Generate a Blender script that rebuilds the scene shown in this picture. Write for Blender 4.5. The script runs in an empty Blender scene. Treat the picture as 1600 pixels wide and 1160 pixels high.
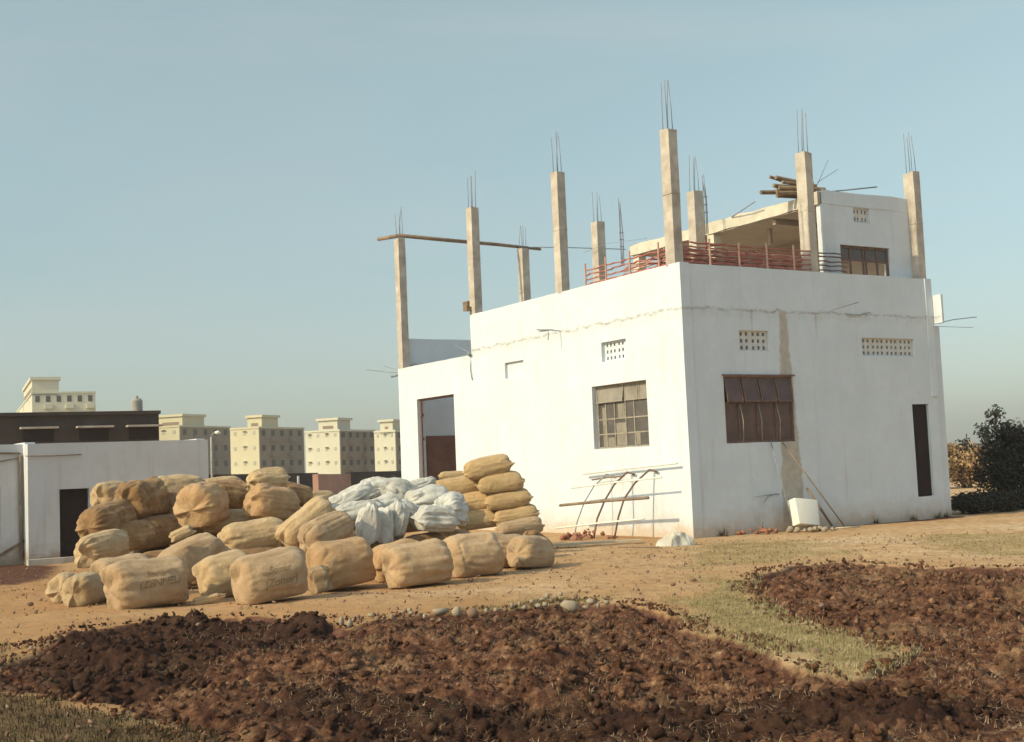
import bpy, bmesh, math, random
import numpy as np
from mathutils import Vector, Matrix, Euler
from mathutils.bvhtree import BVHTree
R = math.radians
random.seed(7); rng = np.random.default_rng(7)
S = bpy.context.scene
COL = S.collection

# ------------------------------------------------------------------ camera
FPX, PITCH, ROLL = 1957.8, 0.07715, -0.04111
H = 1.6
_rt = np.array([1., 0, 0]); _up = np.array([0, -math.sin(PITCH), math.cos(PITCH)])
FW = np.array([0, math.cos(PITCH), math.sin(PITCH)])
RT = math.cos(ROLL)*_rt + math.sin(ROLL)*_up
UP = -math.sin(ROLL)*_rt + math.cos(ROLL)*_up
cam = bpy.data.objects.new('camera', bpy.data.cameras.new('camera')); COL.objects.link(cam)
cam.matrix_world = Matrix(((RT[0], UP[0], -FW[0], 0), (RT[1], UP[1], -FW[1], 0), (RT[2], UP[2], -FW[2], H), (0, 0, 0, 1)))
cam.data.sensor_width = 36; cam.data.lens = FPX/1600*36
cam.data.clip_start = .1; cam.data.clip_end = 6000
S.camera = cam

# ------------------------------------------------------------------ light
SUN_AZ, SUN_EL = -120.6, 33.0      # azimuth clockwise from +Y
S.world = bpy.data.worlds.new("World"); S.world.use_nodes = True
wt = S.world.node_tree; wt.nodes.clear()
sky = wt.nodes.new('ShaderNodeTexSky'); sky.sky_type = 'NISHITA'; sky.sun_disc = False
sky.sun_elevation = R(SUN_EL); sky.sun_rotation = R(SUN_AZ)
sky.air_density = 1.0; sky.dust_density = 1.6; sky.ozone_density = 1.0
mixc = wt.nodes.new('ShaderNodeMix'); mixc.data_type = 'RGBA'; mixc.blend_type = 'MULTIPLY'
mixc.inputs['Factor'].default_value = 1.0; mixc.inputs[7].default_value = (1.04, 1.19, 1.05, 1)
hsv = wt.nodes.new('ShaderNodeHueSaturation'); hsv.inputs['Saturation'].default_value = .62
bg = wt.nodes.new('ShaderNodeBackground'); bg.inputs['Strength'].default_value = 0.15
wo = wt.nodes.new('ShaderNodeOutputWorld')
wt.links.new(sky.outputs[0], hsv.inputs['Color']); wt.links.new(hsv.outputs[0], mixc.inputs[6])
tcw = wt.nodes.new('ShaderNodeTexCoord'); spw = wt.nodes.new('ShaderNodeSeparateXYZ'); rpw = wt.nodes.new('ShaderNodeValToRGB')
e_ = rpw.color_ramp.elements                 # horizon dimmed; unseen overhead sky raised to fill the shaded walls
while len(e_) < 5: e_.new(.5)
for el, (p_, c_) in zip(e_, ((0.0, (.66, .62, .67)), (.16, (.64, .65, .68)), (.36, (.79, .80, .79)), (.55, (1.0, 1.0, 1.05)), (.9, (1.2, 1.22, 1.38)))): el.position = p_; el.color = (*c_, 1)
mx2 = wt.nodes.new('ShaderNodeMix'); mx2.data_type = 'RGBA'; mx2.blend_type = 'MULTIPLY'; mx2.inputs['Factor'].default_value = 1
wt.links.new(tcw.outputs['Generated'], spw.inputs[0]); wt.links.new(spw.outputs[2], rpw.inputs[0])
nw = wt.nodes.new('ShaderNodeTexNoise'); mw = wt.nodes.new('ShaderNodeMapping'); mw.inputs['Scale'].default_value = (1.2, 1.2, 5.5)      # faint veils of high cloud
nw.inputs['Scale'].default_value = 1.6; nw.inputs['Detail'].default_value = 5; nw.inputs['Roughness'].default_value = .55; nw.inputs['Distortion'].default_value = .6
rw = wt.nodes.new('ShaderNodeValToRGB'); rw.color_ramp.elements[0].position = .42; rw.color_ramp.elements[1].position = .72
rw.color_ramp.elements[0].color = (0, 0, 0, 1); rw.color_ramp.elements[1].color = (.16, .16, .16, 1)
mx3 = wt.nodes.new('ShaderNodeMix'); mx3.data_type = 'RGBA'; mx3.inputs[7].default_value = (5.4, 5.1, 4.7, 1)
wt.links.new(tcw.outputs['Generated'], mw.inputs[0]); wt.links.new(mw.outputs[0], nw.inputs['Vector']); wt.links.new(nw.outputs[0], rw.inputs[0])
wt.links.new(rw.outputs[0], mx3.inputs[0]); wt.links.new(mixc.outputs[2], mx3.inputs[6]); wt.links.new(mx3.outputs[2], mx2.inputs[6]); wt.links.new(rpw.outputs[0], mx2.inputs[7]); wt.links.new(mx2.outputs[2], bg.inputs[0]); wt.links.new(bg.outputs[0], wo.inputs[0])
sl = bpy.data.lights.new('sun', 'SUN'); sl.energy = 3.15; sl.angle = R(.6); sl.color = (1, .84, .54)
so = bpy.data.objects.new('sun', sl); COL.objects.link(so)
sd = Vector((math.sin(R(SUN_AZ))*math.cos(R(SUN_EL)), math.cos(R(SUN_AZ))*math.cos(R(SUN_EL)), math.sin(R(SUN_EL))))
so.rotation_euler = sd.to_track_quat('Z', 'Y').to_euler(); so.location = (-20, -10, 30)
S.view_settings.view_transform = 'Standard'; S.view_settings.look = 'None'
S.view_settings.exposure = 0.32; S.view_settings.gamma = 1
S.render.engine = 'CYCLES'

# ------------------------------------------------------------------ pixel rays (photo pixels 1600x1160 -> places in the world)
O = np.array([0, 0, H])
def ray(x, y): return RT*(x-800)/FPX + UP*(580-y)/FPX + FW
def ground(x, y, z=0.): d = ray(x, y); return O + d*(z-H)/d[2]
def atd(x, y, D): d = ray(x, y); return O + d*D/d[1]
def projx(P):
    d = np.asarray(P, float)-O; return 800+FPX*(d@RT)/(d@FW)
AZ = 1.01849
U = np.array([math.sin(AZ), math.cos(AZ), 0]); V = np.array([-math.cos(AZ), math.sin(AZ), 0])
C0 = np.array([3.606, 26.151, 0.]); BROT = math.pi/2-AZ

def bw(u, v, z): return C0+U*u+V*v+np.array([0, 0, z])

# ------------------------------------------------------------------ noise (numpy)
def _h(ix, iy, iz, seed):
    n = (ix*374761393 + iy*668265263 + iz*2147483647 + seed*1274126177) & 0xffffffff
    n = ((n ^ (n >> 13))*1274126177) & 0xffffffff
    n = ((n ^ (n >> 16))*2246822519) & 0xffffffff
    return ((n ^ (n >> 15)) & 0xffffff)/float(0xffffff)
def vn(P, seed=0):
    P = np.asarray(P, float); i = np.floor(P).astype(np.int64); f = P-i; f = f*f*(3-2*f); r = 0
    for a in (0, 1):
        for b in (0, 1):
            for c in (0, 1):
                w = (f[:, 0] if a else 1-f[:, 0])*(f[:, 1] if b else 1-f[:, 1])*(f[:, 2] if c else 1-f[:, 2])
                r = r+w*_h(i[:, 0]+a, i[:, 1]+b, i[:, 2]+c, seed)
    return r*2-1
def fbm(P, o=4, seed=0):
    r = 0; a = .5
    for k in range(o): r = r+a*vn(np.asarray(P)*2**k+17.3*k, seed+k); a *= .5
    return r
def P3(x, y, z=0): return np.stack([np.asarray(x, float).ravel(), np.asarray(y, float).ravel(), np.zeros(np.size(x))+z], 1)
def worley(x, y, s, seed):
    X = x/s; Y = y/s; ix = np.floor(X).astype(np.int64); iy = np.floor(Y).astype(np.int64)
    d1 = np.full(X.shape, 9.); hh = np.zeros(X.shape)
    for a in (-1, 0, 1):
        for b in (-1, 0, 1):
            px = ix+a+_h(ix+a, iy+b, 0*ix, seed); py = iy+b+_h(ix+a, iy+b, 0*ix+1, seed)
            d = np.hypot(X-px, Y-py); k = d < d1
            hh = np.where(k, _h(ix+a, iy+b, 0*ix+2, seed), hh); d1 = np.where(k, d, d1)
    return d1, hh

# ------------------------------------------------------------------ objects
def tag(o, label, cat, group=None, kind=None):
    if label: o['label'] = label
    if cat: o['category'] = cat
    if group: o['group'] = group
    if kind: o['kind'] = kind
    return o
def empty(name, label, cat, loc=(0, 0, 0), rz=0, group=None):
    o = bpy.data.objects.new(name, None); COL.objects.link(o); o.empty_display_size = .2
    o.location = loc; o.rotation_euler = (0, 0, rz); return tag(o, label, cat, group)
def link(name, me, mat=None, parent=None, loc=None, label=None):
    o = bpy.data.objects.new(name, me); COL.objects.link(o)
    if mat is not None and not me.materials:
        for m in (mat if isinstance(mat, (list, tuple)) else [mat]): me.materials.append(m)
    if parent: o.parent = parent
    if loc is not None: o.location = loc
    if label: o['label'] = label
    return o
def mesh_np(name, v, f, smooth=False):
    me = bpy.data.meshes.new(name); v = np.asarray(v, np.float32); f = np.asarray(f, np.int32)
    n = f.shape[1]
    me.vertices.add(len(v)); me.vertices.foreach_set('co', v.ravel())
    me.loops.add(f.size); me.loops.foreach_set('vertex_index', f.ravel())
    me.polygons.add(len(f)); me.polygons.foreach_set('loop_start', np.arange(len(f), dtype=np.int32)*n)
    me.polygons.foreach_set('loop_total', np.full(len(f), n, np.int32))
    if smooth: me.polygons.foreach_set('use_smooth', np.ones(len(f), bool))
    me.update(calc_edges=True); me.validate(); return me
class MB:
    def __init__(s): s.v = []; s.f = []
    def add(s, v, f):
        b = len(s.v); s.v += [tuple(p) for p in v]; s.f += [tuple(i+b for i in q) for q in f]
    def box(s, x0, x1, y0, y1, z0, z1, j=0.):
        v = [(x, y, z) for z in (z0, z1) for x, y in ((x0, y0), (x1, y0), (x1, y1), (x0, y1))]
        if j: v = [tuple(c+random.uniform(-j, j) for c in p) for p in v]
        s.add(v, [(0, 3, 2, 1), (4, 5, 6, 7), (0, 1, 5, 4), (1, 2, 6, 5), (2, 3, 7, 6), (3, 0, 4, 7)])
    def tube(s, pts, r, n=8, caps=True):
        pts = [Vector(p) for p in pts]; rr = r if isinstance(r, (list, tuple)) else [r]*len(pts)
        v = []; t0 = (pts[1]-pts[0]).normalized()
        a = Vector((0, 0, 1)) if abs(t0.z) < .9 else Vector((1, 0, 0)); nx = t0.cross(a).normalized()
        for i, p in enumerate(pts):
            t = (pts[min(i+1, len(pts)-1)]-pts[max(i-1, 0)]).normalized()
            nx = (nx-t*nx.dot(t)).normalized(); ny = t.cross(nx)
            for k in range(n):
                q = 2*math.pi*k/n; v.append(p+(nx*math.cos(q)+ny*math.sin(q))*rr[i])
        f = [(i*n+k, i*n+(k+1) % n, (i+1)*n+(k+1) % n, (i+1)*n+k) for i in range(len(pts)-1) for k in range(n)]
        if caps: f += [tuple(range(n))[::-1], tuple((len(pts)-1)*n+k for k in range(n))]
        s.add(v, f)
    def beam(s, a, b, w, h, up=(0, 0, 1), sub=1, j=0.):
        a = Vector(a); b = Vector(b); t = (b-a).normalized(); sx = t.cross(Vector(up)).normalized(); u = sx.cross(t)
        v = []
        for i in range(sub+1):
            p = a.lerp(b, i/sub)
            if j and 0 < i: p = p+u*random.uniform(-j, j)+sx*random.uniform(-j, j)
            for cx, cy in ((-1, -1), (1, -1), (1, 1), (-1, 1)): v.append(p+sx*cx*w/2+u*cy*h/2)
        f = [(i*4+k, i*4+(k+1) % 4, i*4+4+(k+1) % 4, i*4+4+k) for i in range(sub) for k in range(4)]
        f += [(3, 2, 1, 0), tuple(sub*4+k for k in range(4))]
        s.add(v, f)
    def mesh(s, name, smooth=False, ang=None, bevel=0):
        me = bpy.data.meshes.new(name); me.from_pydata(s.v, [], s.f); me.update()
        bm = bmesh.new(); bm.from_mesh(me)
        bmesh.ops.recalc_face_normals(bm, faces=bm.faces)
        if bevel: bmesh.ops.bevel(bm, geom=bm.edges[:], offset=bevel, segments=2, affect='EDGES', profile=.6)
        bm.to_mesh(me); bm.free()
        if smooth:
            me.polygons.foreach_set('use_smooth', np.ones(len(me.polygons), bool))
            if ang: me.set_sharp_from_angle(angle=R(ang))
        return me
    def build(s, name, mat, parent=None, smooth=False, ang=None, loc=None, label=None, bevel=0):
        return link(name, s.mesh(name, smooth, ang, bevel), mat, parent, loc, label)

# ------------------------------------------------------------------ materials
def new_mat(name):
    m = bpy.data.materials.new(name); m.use_nodes = True; nt = m.node_tree
    return m, nt, nt.nodes['Principled BSDF']
def N(nt, t, **k):
    n = nt.nodes.new(t)
    for a, b in k.items():
        if a in n.inputs: n.inputs[a].default_value = b
        else: setattr(n, a, b)
    return n
def coords(nt, scale=1.0):
    tc = N(nt, 'ShaderNodeTexCoord'); mp = N(nt, 'ShaderNodeMapping')
    mp.inputs['Scale'].default_value = (scale,)*3 if not hasattr(scale, '__len__') else scale
    nt.links.new(tc.outputs['Object'], mp.inputs[0]); return mp.outputs[0]
def noise(nt, vec, scale, detail=6, rough=.6, dist=0.):
    n = N(nt, 'ShaderNodeTexNoise', Scale=scale, Detail=detail, Roughness=rough, Distortion=dist)
    nt.links.new(vec, n.inputs['Vector']); return n.outputs[0]
def ramp(nt, fac, stops):
    r = N(nt, 'ShaderNodeValToRGB'); e = r.color_ramp.elements
    while len(e) < len(stops): e.new(.5)
    for k, (p, c) in enumerate(stops):
        e[k].position = p; e[k].color = (*c, 1) if len(c) == 3 else c
    nt.links.new(fac, r.inputs[0]); return r.outputs[0]
def mix(nt, fac, a, b, mode='MIX'):
    n = N(nt, 'ShaderNodeMix', data_type='RGBA', blend_type=mode)
    for s, i in ((fac, 0), (a, 6), (b, 7)):
        if hasattr(s, 'links'): nt.links.new(s, n.inputs[i])
        else: n.inputs[i].default_value = s if i == 0 else ((*s, 1) if len(s) == 3 else s)
    return n.outputs[2]
def math_(nt, op, a, b=None, c=None):
    n = N(nt, 'ShaderNodeMath', operation=op)
    for i, s in enumerate((a, b, c)):
        if s is None: continue
        if hasattr(s, 'links'): nt.links.new(s, n.inputs[i])
        else: n.inputs[i].default_value = s
    return n.outputs[0]
def bump(nt, bs, h, strength=.3, dist=.02):
    b = N(nt, 'ShaderNodeBump', Strength=strength, Distance=dist); nt.links.new(h, b.inputs['Height'])
    nt.links.new(b.outputs[0], bs.inputs['Normal'])
def mottled(name, c1, c2, scale=4, rough=.9, bs_=.3, bd=.01, bscale=None, c3=None, spec=.2, detail=7, stretch=(1, 1, 1)):
    m, nt, b = new_mat(name); v = coords(nt, stretch)
    st = [(.35, c1), (.65, c2)] if c3 is None else [(.3, c1), (.5, c2), (.72, c3)]
    nt.links.new(ramp(nt, noise(nt, v, scale, detail, .65), st), b.inputs['Base Color'])
    b.inputs['Roughness'].default_value = rough; b.inputs['Specular IOR Level'].default_value = spec
    bump(nt, b, noise(nt, v, bscale or scale*5, 6, .7), bs_, bd); return m

def limewash(name, base, dirty, main=False):
    """white painted plaster; on the main building with the crack at floor level and the bare strip"""
    m, nt, b = new_mat(name); v = coords(nt)
    col = mix(nt, ramp(nt, noise(nt, v, .9, 8, .65), [(.35, (0, 0, 0)), (.75, (1, 1, 1))]), base, tuple(c*.87 for c in base))
    col = mix(nt, ramp(nt, noise(nt, v, 2.7, 9, .78, .5), [(.48, (0, 0, 0)), (.62, (.55,)*3)]), col, tuple(c*k for c, k in zip(base, (.92, .88, .84))))
    tc = N(nt, 'ShaderNodeTexCoord'); sep = N(nt, 'ShaderNodeSeparateXYZ'); nt.links.new(tc.outputs['Object'], sep.inputs[0])
    x, y, z = sep.outputs
    # vertical run-off streaks
    sv = coords(nt, (5.0, 5.0, .35)); st = ramp(nt, noise(nt, sv, 1.0, 6, .7), [(.54, (0, 0, 0)), (.80, (.30,)*3)])
    col = mix(nt, st, col, tuple(c*.72 for c in dirty))
    # splashed dirt near the ground
    nz = noise(nt, v, 3.5, 6, .7)
    g = math_(nt, 'ADD', z, math_(nt, 'MULTIPLY', nz, -.85))
    col = mix(nt, ramp(nt, math_(nt, 'ADD', g, .45), [(.10, (.9,)*3), (.30, (.35,)*3), (.62, (0, 0, 0))]), col, dirty)
    if main:
        # ragged construction joint at slab level
        wob = noise(nt, coords(nt, (1.6, 1.6, .01)), 1.3, 5, .7)
        zz = math_(nt, 'ADD', z, math_(nt, 'MULTIPLY', math_(nt, 'SUBTRACT', wob, .5), -.32))
        d = math_(nt, 'ABSOLUTE', math_(nt, 'SUBTRACT', zz, 4.81))
        brk = ramp(nt, noise(nt, coords(nt, (2.3, 2.3, 5)), 1.7, 6, .75), [(.40, (0, 0, 0)), (.60, (1, 1, 1))])
        line = math_(nt, 'MULTIPLY', ramp(nt, d, [(.014, (1, 1, 1)), (.045, (0, 0, 0))]), brk)
        col = mix(nt, math_(nt, 'MULTIPLY', line, .6), col, (.20, .15, .11))
        soft = math_(nt, 'MULTIPLY', ramp(nt, math_(nt, 'ABSOLUTE', math_(nt, 'ADD', math_(nt, 'SUBTRACT', zz, 4.81), .07)), [(.0, (1, 1, 1)), (.16, (0, 0, 0))]), .22)
        col = mix(nt, math_(nt, 'MULTIPLY', soft, brk), col, (.30, .25, .19))
        # bare cement strip on the shaded face (u 2.7..3.1, below the joint) with ragged edges, widening downwards
        on_r = ramp(nt, y, [(.02, (1, 1, 1)), (.10, (0, 0, 0))])
        wz = math_(nt, 'MULTIPLY', math_(nt, 'SUBTRACT', 4.85, z), .055)
        ex = math_(nt, 'MULTIPLY', math_(nt, 'SUBTRACT', noise(nt, coords(nt, (1, 1, 2.2)), 2.1, 6, .7), .5), .22)
        dx = math_(nt, 'SUBTRACT', math_(nt, 'ABSOLUTE', math_(nt, 'SUBTRACT', math_(nt, 'ADD', x, ex), 2.88)), wz)
        strip = math_(nt, 'MULTIPLY', ramp(nt, dx, [(.07, (1, 1, 1)), (.12, (0, 0, 0))]), on_r)
        below = ramp(nt, math_(nt, 'SUBTRACT', 4.90, z), [(.05, (0, 0, 0)), (.10, (1, 1, 1))])
        strip = math_(nt, 'MULTIPLY', strip, below)
        sc = ramp(nt, noise(nt, v, 5, 6, .7), [(.35, (.38, .34, .28)), (.65, (.52, .46, .38))])
        col = mix(nt, math_(nt, 'MULTIPLY', strip, .92), col, sc)
        # rusty weep under the iron rods
        for ux in (3.88, 1.95):
            dd = math_(nt, 'ABSOLUTE', math_(nt, 'SUBTRACT', math_(nt, 'ADD', x, math_(nt, 'MULTIPLY', ex, .3)), ux))
            w_ = math_(nt, 'MULTIPLY', ramp(nt, dd, [(.01, (1, 1, 1)), (.05, (0, 0, 0))]), on_r)
            rg = ramp(nt, math_(nt, 'SUBTRACT', 4.85, z), [(.0, (0, 0, 0)), (.03, (1, 1, 1)), (.75, (0, 0, 0))])
            col = mix(nt, math_(nt, 'MULTIPLY', math_(nt, 'MULTIPLY', w_, rg), .5), col, (.36, .25, .17))
    nt.links.new(col, b.inputs['Base Color']); b.inputs['Roughness'].default_value = .95
    b.inputs['Specular IOR Level'].default_value = .15
    hh = math_(nt, 'ADD', noise(nt, v, 3, 5, .6), math_(nt, 'MULTIPLY', noise(nt, v, 40, 4, .7), .25))
    bump(nt, b, hh, .45, .03); return m

M = {}
M['wall'] = limewash('white_limewash', (.64, .69, .73), (.52, .42, .32), True)
M['wall2'] = limewash('grey_limewash', (.60, .60, .60), (.30, .22, .16))
M['concrete'] = mottled('raw_concrete', (.32, .27, .225), (.44, .385, .325), 2.5, bs_=.4, bd=.02, bscale=9, c3=(.58, .53, .45))
M['slab'] = mottled('slab_concrete', (.50, .45, .36), (.66, .60, .50), 1.8, bs_=.5, bd=.03, bscale=6)
M['dado'] = mottled('brown_dado', (.16, .085, .065), (.24, .13, .10), 2)
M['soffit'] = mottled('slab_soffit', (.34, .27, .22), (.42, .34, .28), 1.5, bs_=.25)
M['steel'] = mottled('weathered_rebar', (.19, .21, .24), (.26, .28, .31), 8, rough=.7, spec=.4)
M['rust'] = mottled('red_oxide_steel', (.30, .075, .06), (.38, .13, .10), 5, rough=.75, c3=(.48, .26, .21))
M['rust2'] = mottled('faded_red_steel', (.40, .22, .17), (.52, .33, .26), 6, rough=.75)
M['frame'] = mottled('rusty_window_steel', (.13, .075, .06), (.20, .13, .11), 9, rough=.7)
M['frame2'] = mottled('grey_window_steel', (.22, .19, .15), (.34, .30, .24), 9, rough=.7)
M['wood'] = mottled('grey_timber', (.16, .11, .075), (.30, .22, .15), 3, bs_=.4, bd=.01, stretch=(1, 1, 1))
M['wood2'] = mottled('pale_timber', (.50, .40, .27), (.62, .52, .38), 3, bs_=.3, bd=.01)
M['dark'] = mottled('dark_door_steel', (.022, .014, .014), (.035, .02, .02), 3, rough=.8)
M['brick'] = mottled('red_brick_rubble', (.28, .11, .07), (.42, .20, .13), 6, bs_=.6, bd=.02)
M['darkbrick'] = mottled('soot_brown_wall', (.05, .036, .033), (.08, .058, .05), .8, bs_=.3)
M['pinkbrick'] = mottled('pale_brick_wall', (.36, .20, .15), (.46, .28, .22), .8)
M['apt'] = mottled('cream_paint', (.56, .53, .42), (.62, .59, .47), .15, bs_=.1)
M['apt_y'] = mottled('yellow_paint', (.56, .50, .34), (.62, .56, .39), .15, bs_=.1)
M['apt_s'] = mottled('shade_side_render', (.23, .165, .12), (.30, .225, .165), .2, bs_=.1)  # brown copy for the blocks' unlit sides, shade put into the colour
M['apt_w'] = mottled('dark_shutter', (.05, .04, .035), (.08, .06, .05), .5)
M['apt_g'] = mottled('grey_shutter', (.38, .36, .30), (.46, .43, .36), .5)
M['tank'] = mottled('cement_tank', (.30, .28, .25), (.42, .39, .34), 2)
M['stone'] = mottled('field_stone', (.30, .235, .165), (.46, .37, .27), 6, bs_=.6, bd=.02)
M['redstone'] = mottled('brown_stone', (.20, .12, .08), (.34, .22, .15), 6, bs_=.6, bd=.02)
M['plastic'] = mottled('white_plastic', (.74, .71, .62), (.80, .78, .70), 2, rough=.5, bs_=.1)
M['sheet'] = mottled('crumpled_white_sheet', (.42, .38, .31), (.58, .54, .46), 3, rough=.7, bs_=.4)
M['ink'] = mottled('marking_ink', (.20, .125, .065), (.34, .22, .12), 30)
M['bark'] = mottled('bark', (.07, .045, .03), (.13, .09, .06), 6)

def glass(name, c, rough=.25):
    m, nt, b = new_mat(name); v = coords(nt)
    nt.links.new(ramp(nt, noise(nt, v, 2.2, 4, .6), [(.35, c), (.65, tuple(min(1, k*1.6) for k in c))]), b.inputs['Base Color'])
    b.inputs['Roughness'].default_value = rough; b.inputs['Specular IOR Level'].default_value = .35; return m
M['pane_r'] = glass('dusty_red_brown_pane', (.085, .05, .045))
M['pane_l'] = glass('dusty_pane', (.075, .065, .06), .3)
M['pane_d'] = glass('painted_over_pane', (.18, .16, .135), .5)
M['curtain'] = mottled('pale_cloth_behind_glass', (.19, .17, .135), (.27, .245, .20), 3)

def sackmat(name, c1, c2, c3, stain, w=.35):
    m, nt, b = new_mat(name); v = coords(nt)
    oi = N(nt, 'ShaderNodeObjectInfo')
    col = ramp(nt, noise(nt, v, 2.6, 8, .65, .4), [(.30, c1), (.50, c2), (.72, c3)])
    st = ramp(nt, noise(nt, v, 1.9, 9, .80, 1.2), [(.50, (0, 0, 0)), (.66, (w,)*3)])
    col = mix(nt, st, col, stain)
    hs = N(nt, 'ShaderNodeHueSaturation'); nt.links.new(col, hs.inputs['Color'])
    nt.links.new(math_(nt, 'MULTIPLY_ADD', oi.outputs['Random'], .22, .87), hs.inputs['Value'])
    nt.links.new(hs.outputs[0], b.inputs['Base Color'])
    b.inputs['Roughness'].default_value = .92; b.inputs['Specular IOR Level'].default_value = .12
    b.inputs['Sheen Weight'].default_value = .15
    wv = N(nt, 'ShaderNodeTexWave', Scale=28., Distortion=2.5, Detail=3.); nt.links.new(v, wv.inputs[0])
    hgt = math_(nt, 'ADD', math_(nt, 'MULTIPLY', noise(nt, v, 11, 7, .7, .6), 1.0), math_(nt, 'MULTIPLY', wv.outputs[0] if not hasattr(wv.outputs['Fac'], 'x') else wv.outputs['Fac'], .07))
    bump(nt, b, hgt, .95, .03); return m
M['jute'] = sackmat('tan_jute', (.37, .235, .125), (.45, .305, .175), (.54, .39, .24), (.20, .115, .06))
M['jute_o'] = sackmat('orange_jute', (.38, .22, .105), (.46, .285, .145), (.54, .37, .21), (.21, .11, .05))
M['jute_l'] = sackmat('golden_jute', (.47, .30, .14), (.56, .38, .19), (.62, .45, .25), (.34, .20, .09), .3)
M['jute_p'] = sackmat('pale_jute', (.42, .28, .145), (.50, .35, .19), (.57, .43, .26), (.28, .16, .075), .45)
M['jute_b'] = sackmat('brown_jute', (.20, .105, .045), (.31, .18, .08), (.50, .35, .19), (.09, .042, .018), .8)
M['white'] = sackmat('white_woven_plastic', (.48, .46, .41), (.58, .555, .495), (.65, .625, .565), (.33, .28, .22), .5)

def soil(name, attr):
    """one earth shader: bare earth <-> grass <-> ploughed by vertex masks, painted shade patches included"""
    m, nt, b = new_mat(name); v = coords(nt)
    n1 = noise(nt, v, .55, 7, .6); n2 = noise(nt, v, 5, 8, .72); n3 = noise(nt, v, 26, 5, .7)
    dirt = ramp(nt, n1, [(.30, (.50, .315, .155)), (.50, (.60, .415, .235)), (.70, (.65, .49, .31))])
    ar = N(nt, 'ShaderNodeAttribute', attribute_name='red')
    dirt = mix(nt, math_(nt, 'MULTIPLY', ar.outputs['Fac'], ramp(nt, n2, [(.25, (.55,)*3), (.65, (1, 1, 1))])), dirt, mix(nt, n1, (.33, .16, .055), (.50, .28, .115)))
    dirt = mix(nt, ramp(nt, n2, [(.36, (.75,)*3), (.60, (0, 0, 0))]), dirt, (.31, .17, .085))
    dirt = mix(nt, ramp(nt, n3, [(.60, (0, 0, 0)), (.72, (.5,)*3)]), dirt, (.62, .49, .33))
    dirt = mix(nt, ramp(nt, n3, [(.28, (.6,)*3), (.38, (0, 0, 0))]), dirt, (.20, .11, .06))
    grass = ramp(nt, n2, [(.32, (.19, .135, .06)), (.5, (.33, .25, .115)), (.7, (.46, .36, .19))])
    plow = ramp(nt, n2, [(.30, (.040, .017, .012)), (.52, (.105, .045, .030)), (.74, (.21, .11, .07))])
    ag = N(nt, 'ShaderNodeAttribute', attribute_name='grass'); ap = N(nt, 'ShaderNodeAttribute', attribute_name='plow')
    gf = ramp(nt, math_(nt, 'MULTIPLY_ADD', math_(nt, 'SUBTRACT', n2, .5), 1.2, ag.outputs['Fac']), [(.38, (0, 0, 0)), (.72, (.92,)*3)])
    pf = ramp(nt, math_(nt, 'MULTIPLY_ADD', math_(nt, 'SUBTRACT', n2, .5), .8, ap.outputs['Fac']), [(.35, (0, 0, 0)), (.60, (1, 1, 1))])
    col = mix(nt, pf, mix(nt, gf, dirt, grass), plow)
    nt.links.new(col, b.inputs['Base Color']); b.inputs['Roughness'].default_value = 1; b.inputs['Specular IOR Level'].default_value = .1
    bump(nt, b, math_(nt, 'ADD', n2, math_(nt, 'MULTIPLY', n3, .35)), .7, .05); return m
M['soil'] = soil('earth', 1)

# ================================================================== GROUND
def poly_px(pts): return np.array([ground(x, y)[:2] for x, y in pts])
def inside(px, py, poly):
    r = np.zeros(px.shape, bool); n = len(poly)
    for i in range(n):
        x1, y1 = poly[i]; x2, y2 = poly[(i+1) % n]
        c = ((y1 > py) != (y2 > py)) & (px < (x2-x1)*(py-y1)/(y2-y1+1e-12)+x1); r ^= c
    return r
def sdist(px, py, poly):
    d = np.full(px.shape, 1e9); n = len(poly)
    for i in range(n):
        a = poly[i]; b = poly[(i+1) % n]; ab = b-a
        t = np.clip(((px-a[0])*ab[0]+(py-a[1])*ab[1])/(ab@ab), 0, 1)
        d = np.minimum(d, np.hypot(px-a[0]-t*ab[0], py-a[1]-t*ab[1]))
    return np.where(inside(px, py, poly), d, -d)
PL = poly_px([(-60, 1075), (30, 1025), (70, 1000), (120, 985), (240, 970), (390, 962), (490, 962), (545, 975), (600, 962), (700, 956), (800, 948), (900, 936), (1000, 940),
              (1060, 958), (1110, 985), (1155, 1003), (1215, 1030), (1330, 1060), (1425, 1020), (1400, 1000), (1320, 988), (1250, 962),
              (1175, 925), (1172, 900), (1250, 885), (1330, 877), (1450, 888), (1600, 884), (1900, 890), (2200, 1000), (2300, 1500), (700, 1500), (450, 1200), (300, 1135), (180, 1105), (60, 1088), (-60, 1085)])
GR = [poly_px(p) for p in (
    [(1060, 935), (1120, 905), (1180, 900), (1180, 925), (1260, 965), (1330, 990), (1400, 1002), (1425, 1020), (1330, 1062), (1215, 1032), (1150, 1003), (1080, 965)],
    [(-300, 985), (-20, 1005), (60, 1080), (180, 1100), (320, 1130), (480, 1190), (750, 1500), (-600, 1500)],
    [(1080, 850), (1160, 838), (1290, 850), (1330, 865), (1240, 876), (1120, 880), (1060, 890)],
    [(1400, 840), (1600, 826), (1900, 840), (1900, 870), (1500, 865)],
    [(560, 968), (700, 955), (900, 925), (960, 935), (880, 945), (640, 975)],
    [(1500, 1150), (1560, 1120), (1700, 1110), (1700, 1400), (1450, 1300)])]
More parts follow.
